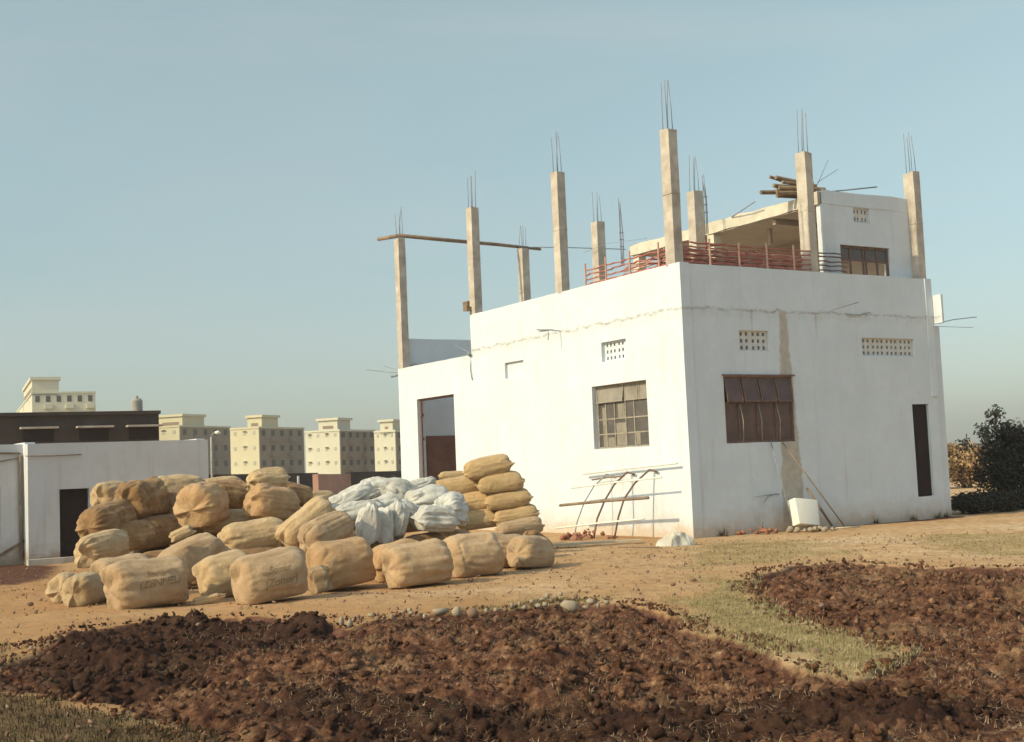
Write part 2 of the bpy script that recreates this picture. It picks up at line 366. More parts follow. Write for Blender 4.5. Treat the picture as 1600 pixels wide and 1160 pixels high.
def masks(x, y):
    w = .22*fbm(P3(x*1.3, y*1.3), 4, 3).reshape(x.shape)
    pl = sdist(x, y, PL)+w*1.2
    g = np.zeros(x.shape)
    for k, q in enumerate(GR):
        s = sdist(x, y, q)+w*2.5
        g = np.maximum(g, np.clip(s/.9+.5, 0, 1)*(.95, .85, .55, .5, .6, 1)[k])
    far = np.clip((np.hypot(x, y)-45)/60, 0, 1)
    g = np.maximum(g, far*.6)
    return pl, g
def base_h(x, y):
    p = P3(x, y)
    near = np.clip(1-(np.hypot(x, y)-35)/40, 0, 1)
    h = .05*fbm(p*.5, 3, 11)+.022*fbm(p*3.2, 3, 12)+.012*fbm(p*11, 2, 13)
    lx = (x-C0[0])*U[0]+(y-C0[1])*U[1]; ly = (x-C0[0])*V[0]+(y-C0[1])*V[1]
    inb = np.clip(1-np.maximum(np.maximum(-lx-.2, lx-8.3), np.maximum(-ly-.2, ly-14))/.6, 0, 1)
    return h.reshape(x.shape)*near*(1-inb*.7)
def spaced(a, b, step, lo, hi):
    xs = list(np.arange(a, b, step)); s = step; x = b
    while x < hi: x += s; s *= 1.13; xs.append(x)
    s = step; x = a
    while x > lo: x -= s; s *= 1.13; xs.insert(0, x)
    return np.array(xs)
def grid_mesh(name, xs, ys, zf):
    X, Y = np.meshgrid(xs, ys); Z = zf(X, Y)
    v = np.stack([X.ravel(), Y.ravel(), Z.ravel()], 1); nx, ny = len(xs), len(ys)
    i = np.arange(nx-1)[None, :]+np.arange(ny-1)[:, None]*nx; i = i.ravel()
    return mesh_np(name, v, np.stack([i, i+1, i+nx+1, i+nx], 1), True), X, Y
def add_attr(me, name, val):
    a = me.attributes.new(name, 'FLOAT', 'POINT'); a.data.foreach_set('value', np.asarray(val, np.float32).ravel())
def gz(X, Y):
    pl, g = masks(X, Y)
    h = base_h(X, Y)
    return h-.012-.30*np.clip(pl/.22+.1*vn(P3(X*6, Y*6), 77).reshape(X.shape)-.25, 0, 1)
gm, X, Y = grid_mesh('ground', spaced(-12, 13, .07, -1200, 1200), spaced(6, 32, .07, -60, 1500), gz)
pl, g = masks(X, Y); add_attr(gm, 'grass', g)
rp = P3(X*.35, Y*.35)
add_attr(gm, 'red', np.clip(.72+.9*fbm(rp, 4, 88).reshape(X.shape)+.45*np.clip(-(X-1)/5, -1, 1)-.25*np.clip((Y-21)/6, 0, 1), 0, 1))
RK = np.array([bw(u_, v_, 0)[:2] for u_, v_ in ((3.2, -.02), (3.4, -.16), (5, -.2), (6.6, -.34), (8.1, -.36), (8.4, .1))])  # wedge of wall shadow on the ground, painted into the soil colour
DK = poly_px([(-300, 930), (-40, 915), (40, 912), (95, 900), (110, 884), (45, 878), (0, 874), (-300, 880)])  # darker soil and shade before the low building, both put into the colour
add_attr(gm, 'plow', np.maximum(np.clip(pl/.3+.35, 0, 1), np.maximum(np.maximum(np.clip(sdist(X, Y, DK)/1.2+.3, 0, .62), np.clip(sdist(X, Y, GR[1])/1.0+.2, 0, .50)), np.clip(sdist(X, Y, RK)/.12+.5, 0, .75))))  # ploughed soil, and also the painted shade of RK and DK
tag(link('ground', gm, M['soil']), 'bare tan earth yard with patches of short dry grass', None, kind='structure')

# ploughed soil: its own finely broken sheet
def plow_h(X, Y):
    pl, g = masks(X, Y); e = np.clip(pl/.22, 0, 1)
    x = X+.05*vn(P3(X*9, Y*9), 5).reshape(X.shape); y = Y+.05*vn(P3(X*9+40, Y*9), 6).reshape(X.shape)
    h = np.zeros(X.shape)
    for s, a, sd_ in ((.27, .060, 1), (.13, .055, 2), (.065, .040, 3)):
        d, hh = worley(x, y, s, sd_); h = h+a*hh*np.clip(1-d*d*1.6, 0, 1)**.7
    h = h+.20*fbm(P3(X*.95+3, Y*1.5), 3, 24).reshape(X.shape)+.06*fbm(P3(X*2.6, Y*2.6), 3, 21).reshape(X.shape)+.05*np.abs(fbm(P3(X*7, Y*7), 3, 23)).reshape(X.shape)+.03*fbm(P3(X*22, Y*22), 3, 22).reshape(X.shape)
    # furrow ridges roughly across the view, and a heaped far edge
    h = h+.028*np.sin((Y*.96+X*.28)*2*np.pi/1.15+5*fbm(P3(X*.5, Y*.5), 2, 8).reshape(X.shape))
    far = np.clip(1-np.abs(pl-.35)/.35, 0, 1)*(X < 1.4)*(Y > 11)
    h = h+.10*far*(.6+.8*fbm(P3(X*1.1, Y*1.1), 2, 30).reshape(X.shape))
    return base_h(X, Y)-.06+(e*(-.08+h*1.05)) - (1-e)*.03
pm, X, Y = grid_mesh('ploughed_soil', np.arange(-6.2, 10.2, .028), np.arange(6.2, 20.6, .028), plow_h)
M['plow'] = None
def plowmat():
    m, nt, b = new_mat('ploughed_earth'); v = coords(nt)
    n1 = noise(nt, v, 1.1, 6, .6); n2 = noise(nt, v, 9, 8, .75); ad = N(nt, 'ShaderNodeAttribute', attribute_name='soil_shade')
    c = ramp(nt, n2, [(.32, (.022, .009, .006)), (.48, (.100, .043, .025)), (.60, (.23, .115, .062)), (.72, (.52, .34, .20))])
    c = mix(nt, ramp(nt, n1, [(.53, (0, 0, 0)), (.70, (.7,)*3)]), c, mix(nt, n2, (.10, .048, .025), (.54, .35, .19)))
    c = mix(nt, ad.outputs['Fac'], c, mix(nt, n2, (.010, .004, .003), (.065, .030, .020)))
    nt.links.new(c, b.inputs['Base Color']); b.inputs['Roughness'].default_value = 1; b.inputs['Specular IOR Level'].default_value = .15
    bump(nt, b, noise(nt, v, 34, 7, .75), .9, .03); return m
M['plow'] = plowmat()
# drop cells well outside the ploughed area
pl, _ = masks(X, Y); nx = X.shape[1]
keep = pl.ravel() > -.12
f = np.array([p.vertices[:] for p in pm.polygons]); f = f[keep[f].any(1)]
co = np.zeros(len(pm.vertices)*3, np.float32); pm.vertices.foreach_get('co', co); co = co.reshape(-1, 3)
used = np.unique(f); mp_ = np.zeros(len(co), int); mp_[used] = np.arange(len(used))
bpy.data.meshes.remove(pm); pm = mesh_np('ploughed_soil', co[used], mp_[f], True)
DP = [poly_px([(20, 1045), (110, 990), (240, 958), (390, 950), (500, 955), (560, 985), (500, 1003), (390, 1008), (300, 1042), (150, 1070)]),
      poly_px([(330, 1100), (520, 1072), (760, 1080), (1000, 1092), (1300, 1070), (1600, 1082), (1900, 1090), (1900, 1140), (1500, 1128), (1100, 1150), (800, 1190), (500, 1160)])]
def soil_shade(v_):  # shade lying on the soil, painted in as near-black bands
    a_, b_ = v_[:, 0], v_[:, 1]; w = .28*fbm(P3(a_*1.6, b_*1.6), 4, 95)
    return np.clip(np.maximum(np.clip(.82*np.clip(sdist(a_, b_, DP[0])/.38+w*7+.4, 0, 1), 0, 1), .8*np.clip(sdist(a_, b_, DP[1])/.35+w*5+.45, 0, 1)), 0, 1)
vv_ = np.zeros(len(pm.vertices)*3, np.float32); pm.vertices.foreach_get('co', vv_); add_attr(pm, 'soil_shade', soil_shade(vv_.reshape(-1, 3)))
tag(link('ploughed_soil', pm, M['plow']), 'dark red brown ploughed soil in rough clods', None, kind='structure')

# clods, straw, grass, gravel: uncountable ground cover
def ico(sub):
    bm = bmesh.new(); bmesh.ops.create_icosphere(bm, subdivisions=sub, radius=1)
    v = np.array([x.co[:] for x in bm.verts]); f = np.array([[q.index for q in p.verts] for p in bm.faces]); bm.free(); return v, f
I1, F1 = ico(2); I0, F0 = ico(1)
def scatter(name, pts, sizes, seed, iv=I1, fi=F1, flat=(.6, 1.), rug=.45, smooth=False):
    n = len(pts); r = np.random.default_rng(seed); base = []
    for k in range(24):
        d = 1+rug*fbm(iv*1.6+k*9.1, 3, k); base.append(iv*d[:, None])
    ang = r.uniform(0, 6.28, n); vs = []
    for i in range(n):
        b = base[r.integers(24)]*np.array([r.uniform(.7, 1.3), r.uniform(.6, 1.), r.uniform(*flat)])*sizes[i]
        t = r.uniform(-.7, .7); b = np.stack([b[:, 0]*math.cos(t)-b[:, 2]*math.sin(t), b[:, 1], b[:, 0]*math.sin(t)+b[:, 2]*math.cos(t)], 1)
        c, s = math.cos(ang[i]), math.sin(ang[i])
        vs.append(np.stack([b[:, 0]*c-b[:, 1]*s, b[:, 0]*s+b[:, 1]*c, b[:, 2]], 1)+pts[i])
    m = len(iv); f = (fi[None]+(np.arange(n)*m)[:, None, None]).reshape(-1, 3)
    return mesh_np(name, np.concatenate(vs), f, smooth)
def hulls(n, pts, seed, flat=1.):
    out = []
    for k in range(n):
        r = np.random.default_rng(seed*100+k); p = r.normal(size=(pts, 3)); p /= np.linalg.norm(p, axis=1)[:, None]; p *= r.uniform(.75, 1.05, (pts, 1)); p[:, 2] *= flat
        bm = bmesh.new()
        for q_ in p: bm.verts.new(q_)
        res = bmesh.ops.convex_hull(bm, input=bm.verts[:]); bmesh.ops.delete(bm, geom=[g_ for g_ in res['geom_interior'] if isinstance(g_, bmesh.types.BMVert)], context='VERTS')
        bmesh.ops.triangulate(bm, faces=bm.faces[:]); bmesh.ops.recalc_face_normals(bm, faces=bm.faces[:]); bm.verts.index_update()
        out.append((np.array([v_.co[:] for v_ in bm.verts]), np.array([[w_.index for w_ in f_.verts] for f_ in bm.faces]))); bm.free()
    return out
def scatter_hull(name, pts, sizes, seed, npt=14, flat=(.35, 1.)):
    hs = hulls(24, npt, seed); r = np.random.default_rng(seed); vs, fs, b = [], [], 0
    for i in range(len(pts)):
        hv, hf = hs[r.integers(24)]; v = hv*np.array([r.uniform(.7, 1.5), r.uniform(.6, 1.), r.uniform(*flat)])*sizes[i]
        E_ = Euler((r.uniform(-.9, .9), r.uniform(-.9, .9), r.uniform(0, 6.28))).to_matrix(); v = v@np.array(E_).T+pts[i]
        vs.append(v); fs.append(hf+b); b += len(hv)
    return mesh_np(name, np.concatenate(vs), np.concatenate(fs))
def sample(n, x0, x1, y0, y1, cond, seed, near=True):
    r = np.random.default_rng(seed); out = []
    while sum(len(o) for o in out) < n:
        y = y0+(y1-y0)*r.random(4*n)**(1.5 if near else 1); x = r.uniform(x0, x1, 4*n)
        k = (np.abs(x) < y*.46+1.2) & cond(x, y); out.append(np.stack([x[k], y[k]], 1))
    return np.concatenate(out)[:n]
q = sample(15000, -6, 9.5, 6.3, 20, lambda x, y: masks(x, y)[0] > .02, 3)
q2 = sample(3200, -6, 9.5, 6.3, 20, lambda x, y: (np.abs(masks(x, y)[0]+.05+.35*fbm(P3(x*3, y*3), 3, 91).reshape(x.shape)) < .16), 33)
q = np.concatenate([q, q2]); z = np.where(masks(q[:, 0], q[:, 1])[0] > .05, plow_h(q[:, 0], q[:, 1]), base_h(q[:, 0], q[:, 1])); sz = .010+.055*rng.random(len(q))**3.0; sz[-len(q2):] = .008+.026*rng.random(len(q2))**2.5
cm = scatter_hull('soil_clods', np.column_stack([q, z+sz*.25]), sz, 4)
vv_ = np.zeros(len(cm.vertices)*3, np.float32); cm.vertices.foreach_get('co', vv_); add_attr(cm, 'soil_shade', soil_shade(vv_.reshape(-1, 3)))
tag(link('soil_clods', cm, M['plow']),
    'loose dark clods turned up by the plough', None, kind='stuff')
q = sample(6500, -10, 12, 6.3, 25, lambda x, y: (masks(x, y)[0] < .05), 5)
z = base_h(q[:, 0], q[:, 1]); sz = .006+.028*rng.random(len(q))**4
tag(link('gravel', scatter_hull('gravel', np.column_stack([q, z+sz*.2]), sz, 6, 10), M['redstone']),
    'small crumbs of earth and gravel strewn over the bare yard', None, kind='stuff')
def blades(name, q, z, L, W, lean, seed, seg=2, lift=1.):
    r = np.random.default_rng(seed); n = len(q)
    a = r.uniform(0, 6.28, n); ln = L*(.4+.9*r.random(n)); le = lean*r.random(n)+.1
    w = W*(.6+.8*r.random(n)); dx, dy = np.cos(a), np.sin(a); sx, sy = -dy, dx
    rows = []
    for k in range(seg+1):
        t = k/seg; out = ln*le*t**1.5; up = ln*t*np.sqrt(np.clip(1-le*le*.8, 0.03, 1))*lift*(1-.35*t*le)
        ww = w*(1-t*.85)
        c = np.stack([q[:, 0]+dx*out, q[:, 1]+dy*out, z+up], 1)
        o = np.stack([sx*ww, sy*ww, 0*ww], 1); rows += [c-o, c+o]
    v = np.stack(rows, 1).reshape(-1, 3); m = 2*(seg+1); b = np.arange(n)[:, None]*m
    f = np.concatenate([b+np.array([2*k, 2*k+1, 2*k+3, 2*k+2]) for k in range(seg)], 0)
    return mesh_np(name, v, f)
def blademat(name, stops):
    m, nt, b = new_mat(name); v = coords(nt)
    nt.links.new(ramp(nt, noise(nt, v, 3.5, 5, .7), stops), b.inputs['Base Color']); b.inputs['Roughness'].default_value = .8
    b.inputs['Specular IOR Level'].default_value = .15; return m
M['grassb'] = blademat('dry_grass', [(.34, (.15, .13, .055)), (.5, (.29, .235, .11)), (.68, (.46, .37, .21))])
M['grassd'] = blademat('rank_grass', [(.34, (.034, .024, .012)), (.5, (.070, .050, .024)), (.68, (.16, .115, .055))])
M['straw'] = blademat('straw', [(.35, (.22, .13, .075)), (.5, (.34, .22, .13)), (.66, (.50, .36, .22))])
q = sample(60000, -10, 12, 6.2, 24, lambda x, y: (masks(x, y)[1]+.55*fbm(P3(x*2.4, y*2.4), 4, 50)+.25*np.random.default_rng(1).normal(size=x.shape) > .52) & (masks(x, y)[0] < .16) & (x > -1), 7)
tag(link('dry_grass', blades('dry_grass', q, base_h(q[:, 0], q[:, 1])-.005, .036, .0028, 1.1, 8), M['grassb']), 'short dry yellowish grass in the strip between the ploughed plots', None, kind='stuff')
q = sample(42000, -8, 1, 6.2, 16, lambda x, y: (masks(x, y)[1]+.35*fbm(P3(x*2, y*2), 3, 51) > .50) & (masks(x, y)[0] < .10), 9)
tag(link('rank_grass', blades('rank_grass', q, base_h(q[:, 0], q[:, 1])-.005, .05, .0035, 1.2, 10), M['grassd']), 'dull olive brown grass in the lower left corner', None, kind='stuff')
q = sample(36000, -6, 9.5, 6.3, 20, lambda x, y: (masks(x, y)[0] > -.05) & (fbm(P3(x*1.3, y*1.3), 4, 52).reshape(x.shape) > -.02), 11)
tag(link('straw', blades('straw', q, plow_h(q[:, 0], q[:, 1])+.006, .10, .0022, 1.35, 12, 4, .42), M['straw']), 'dry roots and straw poking out of the ploughed soil', None, kind='stuff')

# ================================================================== MAIN BUILDING
B = empty('unfinished_building', 'large white two storey building under construction with bare columns on its roof', 'building', C0, BROT)
def wallgrid(name, along, a0, a1, z0, ztop, thick, holes, mat, parent=B, off=0., step=.45, wav=.006, jag=.012, side=1, seed=0, label=None):
    """upright wall. along='u' (in the plane v=off, thickness towards +v) or 'v' (plane u=off, thickness +u)"""
    def cuts(lo, hi, extra):
        c = sorted(set([lo, hi]+[e for e in extra if lo < e < hi])); out = []
        for p, q_ in zip(c, c[1:]):
            n = max(1, round((q_-p)/step)); out += [p+(q_-p)*k/n for k in range(n)]
        return out+[hi]
    A = cuts(a0, a1, [h[0] for h in holes]+[h[1] for h in holes]); Z = cuts(z0, ztop, [h[2] for h in holes]+[h[3] for h in holes])
    na, nz_ = len(A)-1, len(Z)-1
    def solid(i, j):
        if not (0 <= i < na and 0 <= j < nz_): return False
        ca, cz = (A[i]+A[i+1])/2, (Z[j]+Z[j+1])/2
        return not any(h[0] < ca < h[1] and h[2] < cz < h[3] for h in holes)
    vid = {}; v = []; f = []
    def P(i, j, k):
        if (i, j, k) in vid: return vid[i, j, k]
        a, zz = A[i], Z[j]; d = (vn(np.array([[a*.8+seed*3, zz*.8, seed]]), 60)[0])*wav
        topv = not solid(i, j) and not solid(i-1, j)
        if topv and j: zz += jag*vn(np.array([[a*3.1, seed+.5, .3]]), 61)[0]*(1 if abs(Z[j]-ztop) < .01 or True else 0)
        t = off+d if k == 0 else off+thick*side+0*d
        p = (a, t, zz) if along == 'u' else (t, a, zz)
        vid[i, j, k] = len(v); v.append(p); return vid[i, j, k]
    for i in range(na):
        for j in range(nz_):
            if not solid(i, j): continue
            f.append((P(i, j, 0), P(i+1, j, 0), P(i+1, j+1, 0), P(i, j+1, 0)))
            f.append((P(i, j, 1), P(i, j+1, 1), P(i+1, j+1, 1), P(i+1, j, 1)))
            if not solid(i-1, j): f.append((P(i, j, 0), P(i, j+1, 0), P(i, j+1, 1), P(i, j, 1)))
            if not solid(i+1, j): f.append((P(i+1, j, 0), P(i+1, j, 1), P(i+1, j+1, 1), P(i+1, j+1, 0)))
            if not solid(i, j-1): f.append((P(i, j, 0), P(i, j, 1), P(i+1, j, 1), P(i+1, j, 0)))
            if not solid(i, j+1): f.append((P(i, j+1, 0), P(i+1, j+1, 0), P(i+1, j+1, 1), P(i, j+1, 1)))
    mb = MB(); mb.v = v; mb.f = f
    return mb.build(name, mat, parent, True, 25, label=label)
WL = (1.32, 3.38, 1.95, 3.40)        # window in the sunlit wall  (v0,v1,z0,z1)
DL = (10.0, 12.25, 0.0, 3.71)
VL1 = (1.99, 2.93, 3.93, 4.38); VL2 = (6.32, 7.22, 3.90, 4.31)
WR = (1.05, 3.05, 1.93, 3.37); VR1 = (1.56, 2.43, 3.92, 4.37); VR2 = (5.32, 7.08, 3.86, 4.28); DR = (6.88, 7.45, .53, 2.72)
wallgrid('wall', 'v', -.02, 13.4, -.15, 5.78, .25, [WL, VL1, VL2, DL[:2]+(-1, DL[3]), (8.93, 13.6, 4.70, 6)], M['wall'], seed=1, label='sunlit white side wall')
wallgrid('wall', 'u', .25, 7.80, -.15, 5.76, .25, [WR, VR1, VR2, DR], M['wall'], seed=2, label='shaded white front wall with a bare strip')
wallgrid('wall', 'u', 7.80, 8.08, -.15, 4.62, .25, [], M['wall'], off=.05, seed=3, jag=.03)
wallgrid('wall', 'u', 7.58, 7.80, 2.9, 5.765, .05, [], M['wall'], off=-.03, seed=4)          # raised edge strip
wallgrid('wall', 'v', .30, 13.4, -.15, 5.76, .22, [], M['wall'], off=7.83, seed=5)
wallgrid('wall', 'u', .25, 7.8, -.15, 5.60, .22, [], M['wall'], off=13.18, seed=6, label='end wall')
wallgrid('wall', 'u', .25, 7.8, -.15, 4.72, .22, [], M['wall'], off=8.93, seed=7)
mb = MB(); mb.box(.26, 7.8, 13.14, 13.176, 0, 2.66); mb.build('dado', M['dado'], B)
mb = MB(); mb.box(.25, 7.83, .25, 9.15, 4.62, 4.78); mb.build('roof_slab', M['slab'], B)
mb = MB(); mb.box(7.82, 7.90, -.27, .02, 4.66, 5.36, .01); mb.build('wall_stub', M['wall'], B, bevel=.012)

# columns with starter bars
def column(u0, v0, du, dv, z0, z1, bars=4, blen=1.0, bend=False, label=None):
    nz_ = 10; v = []; seed = int(u0*10+v0*100)
    for k in range(nz_+1):
        zz = z0+(z1-z0)*k/nz_
        for cx, cy in ((0, 0), (1, 0), (1, 1), (0, 1)):
            j = .008*np.array([vn(np.array([[zz*1.7, cx*5+cy*9+.5, seed+.5]]), 70)[0], vn(np.array([[zz*1.7, cx*5+cy*9+.5, seed+7.5]]), 71)[0]])
            tilt = .004*(zz-z0)*math.sin(seed)
            v.append((u0+cx*du+j[0]+tilt, v0+cy*dv+j[1], zz+(.03*random.uniform(-1, 1) if k == nz_ else 0)))
    f = [(k*4+i, k*4+(i+1) % 4, k*4+4+(i+1) % 4, k*4+4+i) for k in range(nz_) for i in range(4)]+[(0, 3, 2, 1), tuple(nz_*4+i for i in range(4))]
    # shuttering lips
    mb = MB(); mb.add(v, f)
    for zz in (z0+(z1-z0)*.52,):
        mb.box(u0-.008, u0+du+.008, v0-.008, v0+dv+.008, zz, zz+.02, .004)
    c = mb.build('column', M['concrete'], B, label=label)
    cs = [(.22, .22), (.78, .22), (.78, .78), (.22, .78)][:bars]
    for i, (a, b) in enumerate(cs):
        m2 = MB(); x, y = u0+a*du, v0+b*dv; hgt = blen*random.uniform(.86, 1.06)
        dx, dy = random.uniform(-.05, .05), random.uniform(-.05, .05)
        if bend and i == 0: dx, dy = -.1, -.42
        m2.tube([(x, y, z1-.1), (x+dx*.2, y+dy*.2, z1+hgt*.4), (x+dx, y+dy, z1+hgt)], .009, 6)
        m2.build('rebar', M['steel'], c, True)
    return c
Z = 5.74
column(.0, .13, .23, .30, Z, 8.70, blen=1.12)
column(.0, 4.43, .23, .28, Z, 8.72, blen=.98)
column(.0, 8.64, .23, .29, Z, 8.70, blen=.98)
column(.0, 13.06, .23, .30, 4.66, 8.64, blen=.85, bend=True)
column(3.96, .11, .22, .31, Z, 8.55, blen=1.06)
column(7.57, .10, .23, .31, Z-.02, 8.44, blen=1.02)
column(4.33, 4.80-.3, .30, .3, 4.78, 8.62, blen=.98)
column(4.35, 8.90, .28, .3, 4.70, 8.63, blen=.9)
column(4.42, 13.16-.02, .26, .3, 5.58, 8.62, blen=.75)
# lone starter bars beside the upper slab
for (u, v_, zb, zt) in ((4.02, 3.72, 7.72, 8.95), (4.50, 7.95, 7.6, 9.2)):
    for k in range(4):
        mb = MB(); a, b = .05*(k % 2), .05*(k//2)
        mb.tube([(u+a, v_+b, zb-.4), (u+a+.03*random.uniform(-1, 1), v_+b, zb+.5), (u+a*.3, v_+b*.3+.02*k, zt-.25*random.random())], .011, 6)
        for t in ((zb+.15), (zb+.35), (zb+.55)): mb.tube([(u-.02, v_-.02, t), (u+.07, v_-.02, t), (u+.07, v_+.07, t), (u-.02, v_+.07, t), (u-.02, v_-.02, t)], .006, 4)
        mb.build('rebar', M['steel'], B, True)

# upper storey: room open to the sunny side under a slab
sx0, sx1, sy0, sy1 = 4.62, 8.02, .40, 7.75
xs = [sx0+(sx1-sx0)*k/6 for k in range(7)]; ys = [sy0+(sy1-sy0)*k/16 for k in range(17)]
mb = MB(); idx = {}
for k, zz in ((0, 7.46), (1, 7.74)):
    for i, a in enumerate(xs):
        for j, b in enumerate(ys):
            e = (i in (0, 6)) or (j in (0, 16))
            idx[i, j, k] = len(mb.v)
            mb.v.append((a+(random.uniform(-.03, .03) if i == 0 else 0), b+(random.uniform(-.02, .02) if j in (0, 16) else 0), zz+(random.uniform(-.03, .03) if e and k else 0)+(.02*random.uniform(-1, 1) if e and not k else 0)))
for i in range(6):
    for j in range(16):
        mb.f.append((idx[i, j, 1], idx[i+1, j, 1], idx[i+1, j+1, 1], idx[i, j+1, 1]))
        mb.f.append((idx[i, j, 0], idx[i, j+1, 0], idx[i+1, j+1, 0], idx[i+1, j, 0]))
for i in range(6):
    for j in (0, 16): mb.f.append((idx[i, j, 0], idx[i+1, j, 0], idx[i+1, j, 1], idx[i, j, 1]))
for j in range(16):
    for i in (0, 6): mb.f.append((idx[i, j, 0], idx[i, j+1, 0], idx[i, j+1, 1], idx[i, j, 1]))
slab = mb.build('upper_slab', M['slab'], B, label='rough edged upper roof slab')
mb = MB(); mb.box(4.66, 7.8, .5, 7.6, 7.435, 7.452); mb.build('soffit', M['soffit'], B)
UW = (5.17, 6.84, 5.30, 6.52); UV = (5.68, 6.22, 7.08, 7.44)
wallgrid('wall', 'u', 4.66, 7.95, 4.78, 7.455, .2, [UW, UV], M['wall'], off=.34, seed=8, label='upper storey wall with a window')
wallgrid('wall', 'u', 4.66, 7.95, 7.455, 7.78, .02, [], M['wall'], off=.336, seed=9, jag=.04)
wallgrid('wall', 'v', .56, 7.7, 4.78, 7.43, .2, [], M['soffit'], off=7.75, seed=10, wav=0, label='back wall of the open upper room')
for v_ in (4.2, 7.4):
    mb = MB(); mb.box(4.66, 4.92, v_, v_+.25, 4.78, 7.43, .006); mb.build('post', M['slab'], B)
mb = MB(); mb.beam((4.8, 2.1, 7.36), (7.7, 2.1, 7.36), .10, .13); mb.beam((5.6, 3.1, 7.02), (5.6, 3.1, 7.43), .09, .09, (0, 1, 0)); mb.build('ceiling_beam', M['soffit'], B)

# steel windows
def grille(name, along, rect, off, cols, rows, bar, mat, parent=B, rail=None, depth=.035, label=None):
    a0, a1, z0, z1 = rect; mb = MB()
    def bx(p0, p1, q0, q1, d0=0, d1=depth):
        if along == 'u': mb.box(p0, p1, off+d0, off+d1, q0, q1)
        else: mb.box(off+d0, off+d1, p0, p1, q0, q1)
    bx(a0, a0+bar*1.3, z0, z1); bx(a1-bar*1.3, a1, z0, z1); bx(a0+bar*1.3, a1-bar*1.3, z0, z0+bar*1.3); bx(a0+bar*1.3, a1-bar*1.3, z1-bar*1.3, z1)
    for c in cols: bx(c-bar/2, c+bar/2, z0+bar*1.3, z1-bar*1.3, .002, depth-.003)
    for r_ in rows: bx(a0+bar*1.3, a1-bar*1.3, r_-bar/2, r_+bar/2, .005, depth-.006)
    return mb.build(name, mat, parent, label=label)
def pane(along, rect, off, mat, parent, name='pane', th=.006):
    a0, a1, z0, z1 = rect; mb = MB()
    if along == 'u': mb.box(a0, a1, off, off+th, z0, z1)
    else: mb.box(off, off+th, a0, a1, z0, z1)
    return mb.build(name, mat, parent)
def vent(along, a0, a1, ztop, zbot, off, out, mat, parent):
    """top hung ventilator leaning out by `out` at its foot"""
    mb = MB(); w = .03
    def p(a, t, z_): return (a, off-t, z_) if along == 'u' else (off-t, a, z_)
    zb = zbot
    for (aa, bb) in ((a0, a0+w), (a1-w, a1)):
        mb.add([p(aa, .0, ztop), p(bb, .0, ztop), p(bb, out, zb), p(aa, out, zb), p(aa, -.025, ztop), p(bb, -.025, ztop), p(bb, out-.025, zb), p(aa, out-.025, zb)],
               [(0, 1, 2, 3), (7, 6, 5, 4), (0, 3, 7, 4), (1, 5, 6, 2), (0, 4, 5, 1), (3, 2, 6, 7)])
    mb.add([p(a0, out, zb), p(a1, out, zb), p(a1, out, zb-.03), p(a0, out, zb-.03), p(a0, out-.025, zb), p(a1, out-.025, zb), p(a1, out-.025, zb-.03), p(a0, out-.025, zb-.03)],
           [(0, 1, 2, 3), (7, 6, 5, 4), (0, 3, 7, 4), (1, 5, 6, 2), (0, 4, 5, 1), (3, 2, 6, 7)])
    fr = mb.build('ventilator', mat[0], parent)
    m2 = MB(); m2.add([p(a0+w, -.01, ztop), p(a1-w, -.01, ztop), p(a1-w, out-.01, zb), p(a0+w, out-.01, zb)], [(0, 1, 2, 3)]); m2.build('pane', mat[1], parent)
# sunlit window
a0, a1, z0, z1 = WL
w = grille('window', 'v', WL, .13, [1.98, 2.30, 2.72, 3.05], [3.02, 2.62, 2.28], .032, M['frame2'], label='square steel window in the sunlit wall')
pane('v', (a0, a1, z0, 3.02), .15, M['pane_l'], w)
for (p, q_) in ((2.33, 3.34), (1.80, 2.30), (1.36, 1.78)): vent('v', p, q_, 3.36, 3.03, .125, .05 if p > 2 else .02, (M['frame2'], M['pane_d']), w)
for (p, q_, r0, r1) in ((2.30, 2.68, 2.0, 2.52), (2.34, 2.60, 2.62, 2.95), (2.76, 3.02, 2.0, 2.2), (3.08, 3.2, 2.0, 2.9), (1.8, 1.96, 2.0, 2.30)):
    pane('v', (p, q_, r0, r1), .142, M['curtain'], w, 'cloth', .004)
# shaded window
a0, a1, z0, z1 = WR
w = grille('window', 'u', WR, .03, [1.47, 2.0, 2.53], [2.80], .035, M['frame'], label='wide rusty steel window in the shaded wall')
pane('u', (a0, a1, z0, 2.80), .048, M['pane_r'], w)
for k in range(4): vent('u', a0+.04+.485*k, a0+.04+.485*k+.45, 3.33, 2.84, .025, .10, (M['frame'], M['pane_r']), w)
mb = MB(); mb.box(a0-.04, a1+.05, -.05, .1, 3.375, 3.405); mb.build('lintel_drip', M['frame'], w)
for c in (1.47, 2.0, 2.53):
    mb = MB(); mb.tube([(c, .0, 2.80), (c+.03, -.06, 2.4), (c+.05, -.01, 1.95)], .012, 6); mb.build('stay_bar', M['frame2'], w, True)
# upper window: bare frame and part of a grating
w = grille('window', 'u', UW, .40, [5.55, 5.98, 6.08, 6.45], [6.18], .05, M['frame'], label='bare steel window frame of the upper storey')
pane('u', (5.2, 6.8, 6.18, 6.5), .42, M['pane_l'], w)
